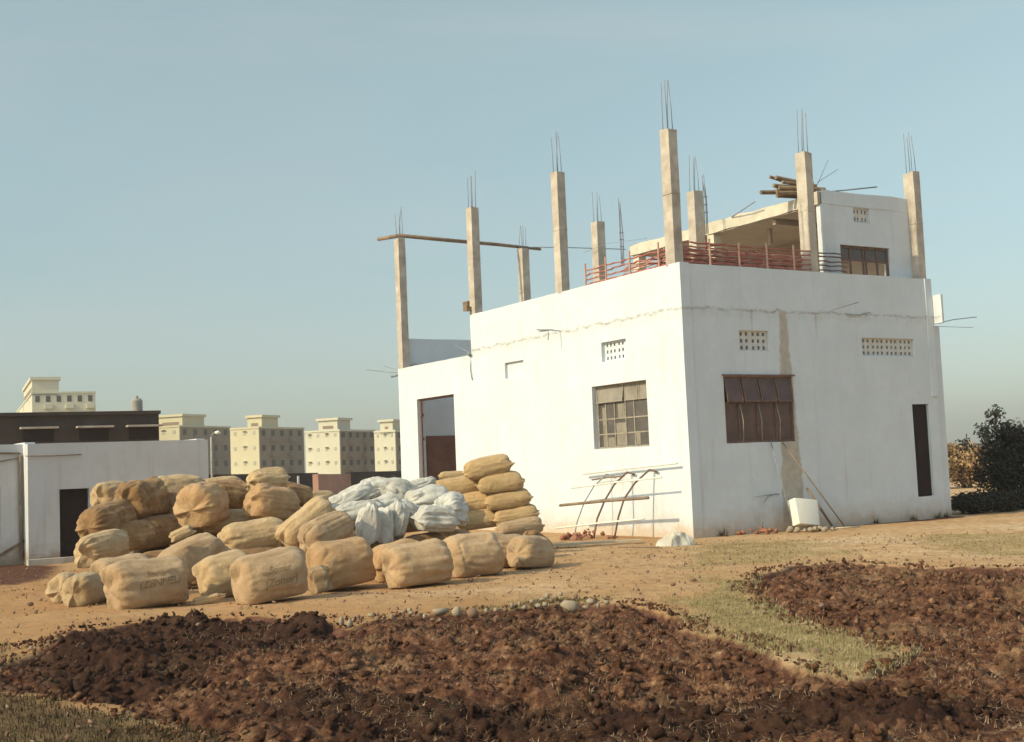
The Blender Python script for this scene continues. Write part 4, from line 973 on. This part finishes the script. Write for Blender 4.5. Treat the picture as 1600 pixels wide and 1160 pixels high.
# white sacks
gw = 'white plastic sacks in the middle of the heap'
def white(cx, cy, D, Lp, Tp, yaw, tilt, label, seed, **k):
    k.setdefault('lump', .19); k.setdefault('fold', .17); k.setdefault('e', .62); k.setdefault('pin', .75); Lp *= 1.12; Tp *= 1.12
    return bale(cx, cy, D, Lp, Tp, yaw, tilt, 'white', label, seed, name='white_sack', cat='sack', group=gw, **k)
white(548, 780, 22.6, 74, 26, 15, 18, 'long white sack sloping up along the left edge of the white sacks', 50, pin=.8)
white(560, 803, 21.6, 76, 32, 20, 4, 'white sack below the long sloping one at the left', 51, pin=.8)
white(576, 821, 20.6, 44, 28, 10, 80, 'white sack standing upright at the lower left of the white sacks', 52)
white(602, 768, 23.0, 66, 36, 20, -6, 'white sack at the top of the white sacks', 53)
white(630, 774, 22.6, 56, 34, 20, -24, 'white sack sloping down right from the top of the white sacks', 54)
white(598, 796, 21.9, 54, 34, 20, 10, 'creased white sack in the centre of the white sacks', 55, fold=.2)
white(622, 812, 21.1, 50, 30, 15, 72, 'white sack leaning upright in the lower middle of the white sacks', 56)
white(600, 824, 20.9, 40, 26, 15, 84, 'narrow greyish sack standing between two upright white sacks', 57)
white(668, 783, 21.9, 62, 34, 22, 2, 'plump white sack with dark spots at its gathered ends', 58, ang=1.4)
white(640, 806, 21.3, 44, 30, 15, -35, 'small white sack tucked below the plump spotted sack', 59)
white(682, 813, 21.1, 64, 36, 22, -6, 'bright white sack at the lower right of the white sacks', 60)
white(706, 800, 21.6, 26, 44, 50, -10, 'torn white sack end at the right edge of the white sacks', 61, L=.5)
white(655, 761, 23.4, 40, 20, 20, 8, 'small pale sack behind the plump spotted sack', 62)
# bales underneath that the upper ones rest on
HID = ['hidden bale behind the pale ends at the far left', 'hidden bale behind the large marked bale', 'hidden bale behind the torn cornered bale', 'hidden bale under the pale level bale',
       'hidden bale under the steeply sloping bale', 'hidden bale under the gathered bale near the top', 'hidden bale under the flat pale bale at the top', 'hidden bale under the topmost bale',
       'hidden bale at the bottom below the gathered bale', 'hidden bale at the bottom behind the flattened bale', 'hidden bale at the bottom below the topmost bale', 'hidden bale under the round pale bale at the upper left',
       'hidden bale behind the flapped orange brown bale', 'hidden bale behind the drum shaped bale', 'hidden bale below the plump spotted white sack', 'hidden bale under the highest white sack',
       'hidden bale under the white sack sloping down right', 'hidden bale below the left column of the neat stack', 'hidden bale at the foot of the neat stack, left', 'hidden bale at the foot of the neat stack, right', 'hidden bale behind the tan bale at the left of the front row', 'hidden bale low behind the sloping tan bale']
for k, (cx, z_, D) in enumerate(((200, .32, 19.6), (250, .32, 20.2), (330, .32, 20.0), (400, .32, 20.0), (465, .32, 19.8), (300, .85, 22.0), (370, .85, 22.5), (430, .85, 22.0), (300, .3, 22.4), (380, .3, 22.4),
                                 (450, .3, 22.0), (200, .8, 22.4), (540, .3, 20.8), (600, .3, 21.0), (660, .3, 21.2), (590, .75, 23.0), (640, .75, 23.0), (700, .32, 22.4), (760, .25, 23.4), (800, .2, 23.6), (238, .5, 21.0), (285, .5, 21.2))):
    hy = 764-.0412*cx+(1.6-z_)*FPX/D
    bale(cx, hy, D, 86, 52 if z_ > .26 else 36, 25, 0, 'jute_b', HID[k], 80+k, group='bales hidden inside the heap', nx_=48, nt=56)  # dark jute here, so the shade of the gaps sits in the colour
print('BALES', [s_ for s_ in SK if s_[1] < .2 or s_[2] > 1.4])

# ================================================================== STONES along the ploughed edge
stp = []
for hv, hf in hulls(5, 30, 9): stp.append(mesh_np('stone', hv*np.array([1, .9, .8]), hf, False))
def stone(px, py, w, h, mat, label, group=None, k=0):
    g_ = ground(px, py+h/2); D = np.linalg.norm(g_[:2]); o = link('stone', stp[k % 5] if stp[k % 5].materials and stp[k % 5].materials[0] == M[mat] else stp[k % 5].copy())
    if not o.data.materials: o.data.materials.append(M[mat])
    elif o.data.materials[0] != M[mat]: o.data.materials[0] = M[mat]
    s = D/FPX/2*.88; o.scale = (w*s, (w+h)/2*s, h*s*1.3); o.location = g_+np.array([0, (w+h)/4*s, h*s*.7]); o.rotation_euler[2] = random.uniform(-.4, .4); return tag(o, label, 'stone', group)
stone(687, 953, 34, 17, 'stone', 'long flat pale stone in the row beside the ploughed soil', k=0)
stone(714, 953, 20, 21, 'stone', 'squarish pale stone right of the long flat one', k=1)
stone(738, 955, 26, 20, 'redstone', 'brown stone right of the squarish pale stone', k=2)
stone(888, 944, 44, 24, 'stone', 'largest pale green grey stone at the right of the stone row', k=3)
stone(924, 938, 20, 12, 'stone', 'pale stone just right of the largest stone', k=4)
stone(533, 968, 12, 18, 'stone', 'upright pale stone at the left end of the stone row', k=2)
stone(546, 972, 12, 16, 'stone', 'second upright stone at the left end of the stone row', k=1)
r = random.Random(5)
for (x, y) in ((590, 965), (600, 963), (628, 957), (642, 957), (655, 959), (664, 961), (676, 967), (688, 968), (640, 952), (760, 953), (775, 952), (790, 951), (812, 942), (820, 948), (832, 938), (842, 945), (848, 935), (855, 930), (862, 938), (868, 932), (900, 930), (935, 944), (948, 940), (915, 948), (800, 944), (580, 960), (852, 943), (876, 927), (612, 962), (560, 962)):
    stone(x, y, r.uniform(8, 15), r.uniform(7, 12), 'stone' if r.random() < .7 else 'redstone', 'small rounded stone in the ragged row along the ploughed edge', 'small stones along the ploughed edge', r.randrange(5))
for (x, y) in ((45, 943), (47, 1012), (55, 955), (1285, 945), (1083, 905), (1052, 912), (310, 975), (1345, 870), (735, 905), (1440, 876)):
    stone(x, y, r.uniform(9, 15), r.uniform(6, 10), 'redstone' if x != 47 else 'stone', 'small loose stone lying alone on the open earth', 'loose stones on the open earth', r.randrange(5))
stone(944+330, 1017, 26, 14, 'redstone', 'lone brown clod on the grass strip between the ploughed plots', k=3)

# ================================================================== LEFT WHITE BUILDING
ga = ground(45, 882); LR = BROT+R(1.5)
LB = empty('low_building', 'low grey white building with a dark doorway behind the heap of bales', 'building', ga, LR)
def lwall(u0, u1, off, ztop, holes, th=.22, seed=0, name='wall', mat='wall2', par=None):
    return wallgrid(name, 'u', u0, u1, -.2, ztop, th, holes, M[mat], parent=par or LB, off=off, seed=seed, step=.5)
LD = (.64, 1.27, .05, 1.54)
lwall(0, 3.93, 0, 2.53, [LD], seed=41)
wallgrid('wall', 'v', .22, 4, -.2, 2.57, .2, [], M['wall'], parent=LB, off=0.0, seed=42)
wallgrid('wall', 'v', .22, 4, -.2, 2.57, .2, [], M['wall2'], parent=LB, off=3.73, seed=43)
lwall(-3.6, 0, .45, 2.54, [(-1.3, -.46, .5, 1.62)], seed=44)
mb = MB(); mb.box(.2, 3.75, .22, 4, 2.38, 2.46); mb.box(-3.6, -.02, .67, 4, 2.36, 2.44); mb.build('roof', M['concrete'], LB)
mb = MB(); mb.box(LD[0], LD[1], .16, .19, LD[2], LD[3]); mb.build('door', M['dark'], LB)
mb = MB(); mb.box(-1.3, -.46, .60, .63, .5, 1.62); mb.build('shutter', M['dark'], LB)
mb = MB(); mb.box(-.05, 3.0, -.22, -.005, -.05, .10, .0); mb.build('plinth', M['concrete'], LB)
mb = MB(); mb.tube([(-.07, .40, 2.30), (-.07, .41, 1.2), (-.06, .40, .1)], .035, 8); mb.build('drain_pipe', M['wood'], LB, True)
mb = MB(); mb.tube([(-.05, -.04, 2.27), (.5, -.05, 2.26), (1.1, -.04, 2.27)], .012, 6); mb.build('rod', M['wood'], LB, True)
mb = MB(); mb.tube([(-3.5, .42, 2.28), (-1.6, .40, 2.33), (-.5, .41, 2.36), (-.06, .40, 2.34)], .022, 6); mb.tube([(-3.5, .42, 2.16), (-.6, .41, 2.16), (-.06, .40, 2.25)], .014, 6); mb.build('cable', M['wood'], LB, True)
g1 = ground(0, 884); m2 = MB(); m2.beam((0, 0, 0), (.95, .6, .62), .12, .05); m2.beam((.5, .5, -.05), (1.0, .9, -.05), .3, .3); o = m2.build('leaning_plank', M['wood'], None, bevel=.004); o.location = g1+np.array([-.35, 0, .03]); tag(o, 'grey plank leaning up against the recessed wall at the left edge', 'plank')

# ================================================================== BACKGROUND
def block(name, label, cat, cpx, ypx, D, lpx, rpx, az, base=-.5, group=None):
    """box building: near corner on pixel column cpx with its roof at row ypx, distance D"""
    P = atd(cpx, ypx, D); zt = P[2]; P = np.array([P[0], P[1], 0.]); a = R(az)
    u = np.array([math.sin(a), math.cos(a), 0]); v = np.array([-math.cos(a), math.sin(a), 0])
    def solve(dr, tgt):
        lo, hi = 0, 80.
        s = np.sign(tgt-cpx)
        for _ in range(40):
            m_ = (lo+hi)/2
            if (projx(P+dr*m_+np.array([0, 0, 3]))-tgt)*s < 0: lo = m_
            else: hi = m_
        return lo
    r_ = empty(name, label, cat, P, math.pi/2-a, group)
    return r_, solve(u, rpx), solve(v, lpx), zt
def hz(px, py, D): return atd(px, py, D)[2]
def apt(label, cpx, ypx, D, lpx, rpx, az, lit, shade, box, nwu, nwv, floors=4, chaj=True):
    r_, lu, lv, zt = block('apartment_block', label, 'building', cpx, ypx, D, lpx, rpx, az, group='apartment blocks on the skyline')
    w = .25
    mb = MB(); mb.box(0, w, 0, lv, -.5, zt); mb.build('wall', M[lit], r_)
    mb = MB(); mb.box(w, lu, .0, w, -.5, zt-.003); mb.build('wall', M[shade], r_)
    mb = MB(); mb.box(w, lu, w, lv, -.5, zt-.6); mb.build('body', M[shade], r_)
    mb = MB(); mb.box(-.12, lu+.12, -.12, -.003, zt-.28, zt+.02); mb.box(-.12, -.003, 0, lv, zt-.28, zt+.02); mb.build('parapet', M[lit], r_)
    fh = zt/floors
    me = None
    for fl in range(floors):
        for k in range(nwu):
            u = lu*(k+.5)/nwu; m_ = MB(); ww = min(.5, lu/nwu*.21); m_.box(u-ww, u+ww, -.05, .02, fl*fh+fh*.42, fl*fh+fh*.78); m_.build('window', M['apt_w'], r_)
            if chaj and k % 2 == 1:
                m_ = MB(); m_.box(u-ww*1.8, u+ww*1.8, -.75, -.003, fl*fh+fh*.02, fl*fh+fh*.28, 0); m_.build('balcony', M[shade], r_)
        for k in range(nwv):
            v_ = lv*(k+.5)/nwv; m_ = MB(); ww = min(.35, lv/nwv*.14); m_.box(-.05, .02, v_-ww, v_+ww, fl*fh+fh*.50, fl*fh+fh*.74); m_.build('window', M['apt_g'], r_)
            if k % 2:
                m_ = MB(); m_.box(-.45, -.003, v_-ww*1.4, v_+ww*1.4, fl*fh+fh*.76, fl*fh+fh*.79, 0); m_.build('window_hood', M[lit], r_)
    # roof room: fractions of the plan, height
    (bu0, bu1, bv0, bv1, bh) = box
    m_ = MB(); m_.box(bu0*lu, bu1*lu, bv0*lv, bv1*lv, zt-.6, zt+bh*.80); m_.build('stair_room', M[lit], r_)
    m_ = MB(); m_.box(bu0*lu-.3, bu1*lu+.3, bv0*lv-.3, bv1*lv+.3, zt+bh*.80+.003, zt+bh); m_.build('tank_room', M[lit], r_)
    m_ = MB(); m_.box(bu0*lu-.03, bu0*lu+.01, bv0*lv+.8, bv1*lv-.8, zt+.2, zt+bh*.35); m_.build('opening', M['apt_s'], r_)
    return r_
apt('leftmost cream apartment block rising over the dark wall, with a large roof room', 50, 613, 215, -25, 151, 66, 'apt', 'apt', (.0, .42, .0, .36, 2.6), 6, 4, 6)
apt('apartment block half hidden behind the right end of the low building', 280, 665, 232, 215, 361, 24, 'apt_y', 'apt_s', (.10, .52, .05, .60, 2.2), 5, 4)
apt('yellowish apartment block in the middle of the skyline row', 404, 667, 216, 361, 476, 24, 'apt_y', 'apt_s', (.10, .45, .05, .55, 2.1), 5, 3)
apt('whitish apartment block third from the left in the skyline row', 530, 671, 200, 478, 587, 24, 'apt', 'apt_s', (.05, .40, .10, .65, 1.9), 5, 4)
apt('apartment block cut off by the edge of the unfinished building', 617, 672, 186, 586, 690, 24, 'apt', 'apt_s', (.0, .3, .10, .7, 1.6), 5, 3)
# dark shed behind
r_, lu, lv, zt = block('dark_shed', 'long dark brown flat roofed shed behind the low building', 'building', -60, 652, 46, -90, 249, 62)
mb = MB(); mb.box(0, lu, 0, 6, -.2, zt); mb.build('wall', M['darkbrick'], r_)
mb = MB(); mb.box(-.15, lu+.05, -.15, 6, zt+.003, zt+.13); mb.build('roof', M['darkbrick'], r_)
for px in (58, 145, 222):
    a = R(62); u = np.array([math.sin(a), math.cos(a), 0]); lo, hi = 0, lu
    for _ in range(30):
        m_ = (lo+hi)/2
        if projx(np.array(r_.location)+u*m_+np.array([0, 0, 3.])) < px: lo = m_
        else: hi = m_
    m_ = MB(); m_.box(lo-.5, lo+.6, -.02, .0-.002, zt-.98, zt-.52); w = m_.build('window', M['dark'], r_)
    m_ = MB(); m_.box(lo-.62, lo+.72, -.5, -.003, zt-.50, zt-.43); m_.build('hood', M['concrete'], w)
# cement water tank on it
P = atd(214, 648, 50); mb = MB()
mb.tube([(0, 0, -.5), (0, 0, .55)], .225, 24); mb.tube([(0, 0, .55), (0, 0, .64)], [.225, .16], 24); mb.tube([(.0, 0, .64), (.0, 0, .74)], .06, 10)
o = mb.build('water_tank', M['tank'], None, True, 40); o.location = P; tag(o, 'grey cylindrical water tank on the roof behind the dark shed', 'tank')
# lamp post and posts
def post(px, ytop, D, head, label, r_=.07):
    P = atd(px, ytop, D); mb = MB(); mb.tube([(0, 0, -P[2]), (0, 0, 0)], [r_, r_*.7], 8)
    e = empty('lamp_post' if head else 'post', label, 'lamp post' if head else 'post', (P[0], P[1], 0)); mb2 = MB()
    o = mb.build('pole', M['tank'], e, True); o.location = (0, 0, P[2])
    if head:
        m2 = MB(); m2.tube([(0, 0, 0), (.10, 0, .16), (.22, 0, .20)], .03, 8); o = m2.build('arm', M['tank'], e, True); o.location = (0, 0, P[2])
        m2 = MB(); m2.tube([(.18, 0, .2), (.32, 0, .20), (.46, 0, .16)], [.05, .10, .04], 10); o = m2.build('lamp_head', M['plastic'], e, True); o.location = (0, 0, P[2])
post(330, 683, 60, True, 'tall pale lamp post beside the end of the low building')
post(441, 744, 70, False, 'short pale post left of the pink brick wall', .10)
post(466, 744, 70, False, 'short pale post at the middle of the dark compound wall', .10)
post(569, 738, 70, False, 'pale post right of the pink brick wall', .10)
# compound walls
def cwall(x0, x1, yt, D0, D1, mat, label, th=.3):
    a, b = atd(x0, yt[0], D0), atd(x1, yt[1], D1); mb = MB(); d = b-a; n = np.array([-d[1], d[0], 0]); n /= np.linalg.norm(n)
    v = []
    for s_ in (0, 1):
        for p in (a, b): v += [tuple(np.array([p[0], p[1], -.2])+n*th*s_-[a[0], a[1], 0]), tuple(p+n*th*s_-[a[0], a[1], 0])]
    mb.add(v, [(0, 2, 3, 1), (4, 5, 7, 6), (1, 3, 7, 5), (0, 1, 5, 4), (2, 6, 7, 3), (0, 4, 6, 2)])
    o = mb.build('compound_wall', M[mat], None); o.location = (a[0], a[1], 0); tag(o, label, 'wall')
cwall(326, 497, (742, 739), 66, 74, 'darkbrick', 'dark brown compound wall behind the heap of bales')
cwall(497, 548, (741, 741), 62, 66, 'pinkbrick', 'pink brick wall between the dark compound wall and the building')
cwall(548, 700, (738, 734), 66, 80, 'darkbrick', 'dark wall running behind the white sacks to the building')
P = atd(603, 745, 52); mb = MB()

# ================================================================== VEGETATION
def leafcloud(name, blobs, n, size, seed, mat, parent, hole=.0, up=0.3):
    r = np.random.default_rng(seed); W_ = np.array([b[3]*b[4] for b in blobs]); W_ = W_/W_.sum(); cs = r.choice(len(blobs), n, p=W_)
    c = np.array([b[:3] for b in blobs])[cs]; rr = np.array([[b[3], b[3], b[4]] for b in blobs])[cs]
    d = r.normal(size=(n, 3)); d /= np.linalg.norm(d, axis=1)[:, None]; rad = r.random(n)**.45
    p = c+d*rr*rad[:, None]
    keep = fbm(p*2.4, 3, seed) > -.30+hole*rad; p = p[keep]; d = d[keep]; n = len(p)
    nrm = d+r.normal(0, .8, (n, 3)); nrm[:, 2] += up; nrm /= np.linalg.norm(nrm, axis=1)[:, None]
    t = np.cross(nrm, r.normal(size=(n, 3))); t /= np.linalg.norm(t, axis=1)[:, None]; b = np.cross(nrm, t)
    s = (size*r.uniform(.5, 1.3, n))[:, None]
    v = np.stack([p-t*s, p+b*s*.45+nrm*s*.12, p+t*s, p-b*s*.45+nrm*s*.12], 1).reshape(-1, 3)
    p_ = p[p[:, 2] > -99]; v[:, 2] = np.maximum(v[:, 2], .01)
    return link(name, mesh_np(name, v, np.arange(4*n).reshape(-1, 4)), mat, parent)
def leafmat(name, a, b, c):
    m, nt, bs = new_mat(name); v = coords(nt)
    nt.links.new(ramp(nt, noise(nt, v, 2.2, 6, .75), [(.34, a), (.5, b), (.68, c)]), bs.inputs['Base Color']); bs.inputs['Roughness'].default_value = .7
    bs.inputs['Specular IOR Level'].default_value = .2; return m
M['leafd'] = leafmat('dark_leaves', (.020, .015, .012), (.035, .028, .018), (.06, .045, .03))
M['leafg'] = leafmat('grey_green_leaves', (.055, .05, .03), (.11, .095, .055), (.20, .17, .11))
M['leaft'] = leafmat('dry_leaves', (.22, .13, .06), (.38, .24, .12), (.52, .38, .20))
def bush(label, base, blobs, n, size, mat, seed, stems=5, hole=0., name='bush'):
    e = empty(name, label, 'bush', base); r = random.Random(seed); mb = MB()
    for k in range(stems):
        b = blobs[k % len(blobs)]; t_ = Vector((b[0], b[1], b[2]+b[4]*.5)); s_ = Vector((r.uniform(-.15, .15), r.uniform(-.15, .15), 0))
        m_ = s_.lerp(t_, .5)+Vector((r.uniform(-.15, .15), r.uniform(-.15, .15), .1)); mb.tube([s_, m_, t_], [.05, .035, .012], 6)
        for q_ in range(5):
            f_ = m_.lerp(t_, r.random()); g_ = f_+Vector((r.uniform(-1, 1)*b[3], r.uniform(-1, 1)*b[3], r.uniform(.1, 1)*b[4]))*.8; mb.tube([f_, g_], [.014, .004], 4)
    mb.build('stem', M['bark'], e, True); leafcloud('foliage', blobs, n, size, seed, M[mat], e, hole); return e
bb = bw(13.3, 1.5, 0)
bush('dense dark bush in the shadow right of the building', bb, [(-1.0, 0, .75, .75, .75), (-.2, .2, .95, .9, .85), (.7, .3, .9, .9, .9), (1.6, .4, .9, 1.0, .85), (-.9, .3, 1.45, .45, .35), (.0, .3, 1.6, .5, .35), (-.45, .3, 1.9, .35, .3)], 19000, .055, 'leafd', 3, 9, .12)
bb2 = bw(13.6, 2.6, 0)
bush('taller loose grey green shrub rising behind the dark bush at the right edge', bb2, [(-.5, 0, 1.9, .5, .5), (.2, .1, 2.1, .55, .5), (-.2, 0, 2.55, .32, .3), (.8, .2, 1.8, .6, .7), (.2, .2, 1.3, .7, .7), (1.4, .2, 2.0, .6, .6), (-1.1, 0, 1.75, .3, .25)], 5200, .06, 'leafg', 5, 7, .28)
lo_ = [bw(9.3+k*.55, .55+.3*(k % 2), 0) for k in range(8)]
for k, p in enumerate(lo_):
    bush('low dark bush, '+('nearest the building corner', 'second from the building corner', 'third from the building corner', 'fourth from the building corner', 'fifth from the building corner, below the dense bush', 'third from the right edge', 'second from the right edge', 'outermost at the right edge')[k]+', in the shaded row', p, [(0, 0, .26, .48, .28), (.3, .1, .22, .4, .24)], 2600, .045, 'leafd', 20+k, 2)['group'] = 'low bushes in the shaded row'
bush('dry tan shrub lit by the sun in the gap right of the building', ground(1512, 762)*1.0, [(-1.3, 0, .9, 1.0, 1.0), (0, .3, 1.0, 1.1, 1.0), (.9, .1, .8, 1.0, .9), (-.9, 0, 1.6, .5, .4)], 15000, .07, 'leaft', 40, 7, .2)
bush('second dry shrub farther behind the tan one', ground(1500, 745), [(0, 0, .9, 1.6, 1.0), (1.8, .3, 1.0, 1.5, 1.0), (-1.5, .1, .9, 1.2, .9)], 9000, .13, 'leafg', 41, 4)
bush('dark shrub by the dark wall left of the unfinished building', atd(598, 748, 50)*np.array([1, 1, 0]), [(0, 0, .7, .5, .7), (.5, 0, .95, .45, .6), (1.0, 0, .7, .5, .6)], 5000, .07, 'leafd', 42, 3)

# ================================================================== AIR
hb_ = MB(); hb_.box(-1400, 1400, -80, 1800, -3, 32); hz_ = hb_.build('haze', None)
m, nt, b = new_mat('thin_haze'); nt.nodes.remove(b); vo = N(nt, 'ShaderNodeVolumePrincipled', Density=.0007); vo.inputs['Color'].default_value = (.90, .88, .82, 1); vo.inputs['Anisotropy'].default_value = .2
nt.links.new(vo.outputs[0], nt.nodes['Material Output'].inputs['Volume']); hz_.data.materials.append(m)
tag(hz_, 'thin pale haze over the distant blocks', None, kind='stuff')
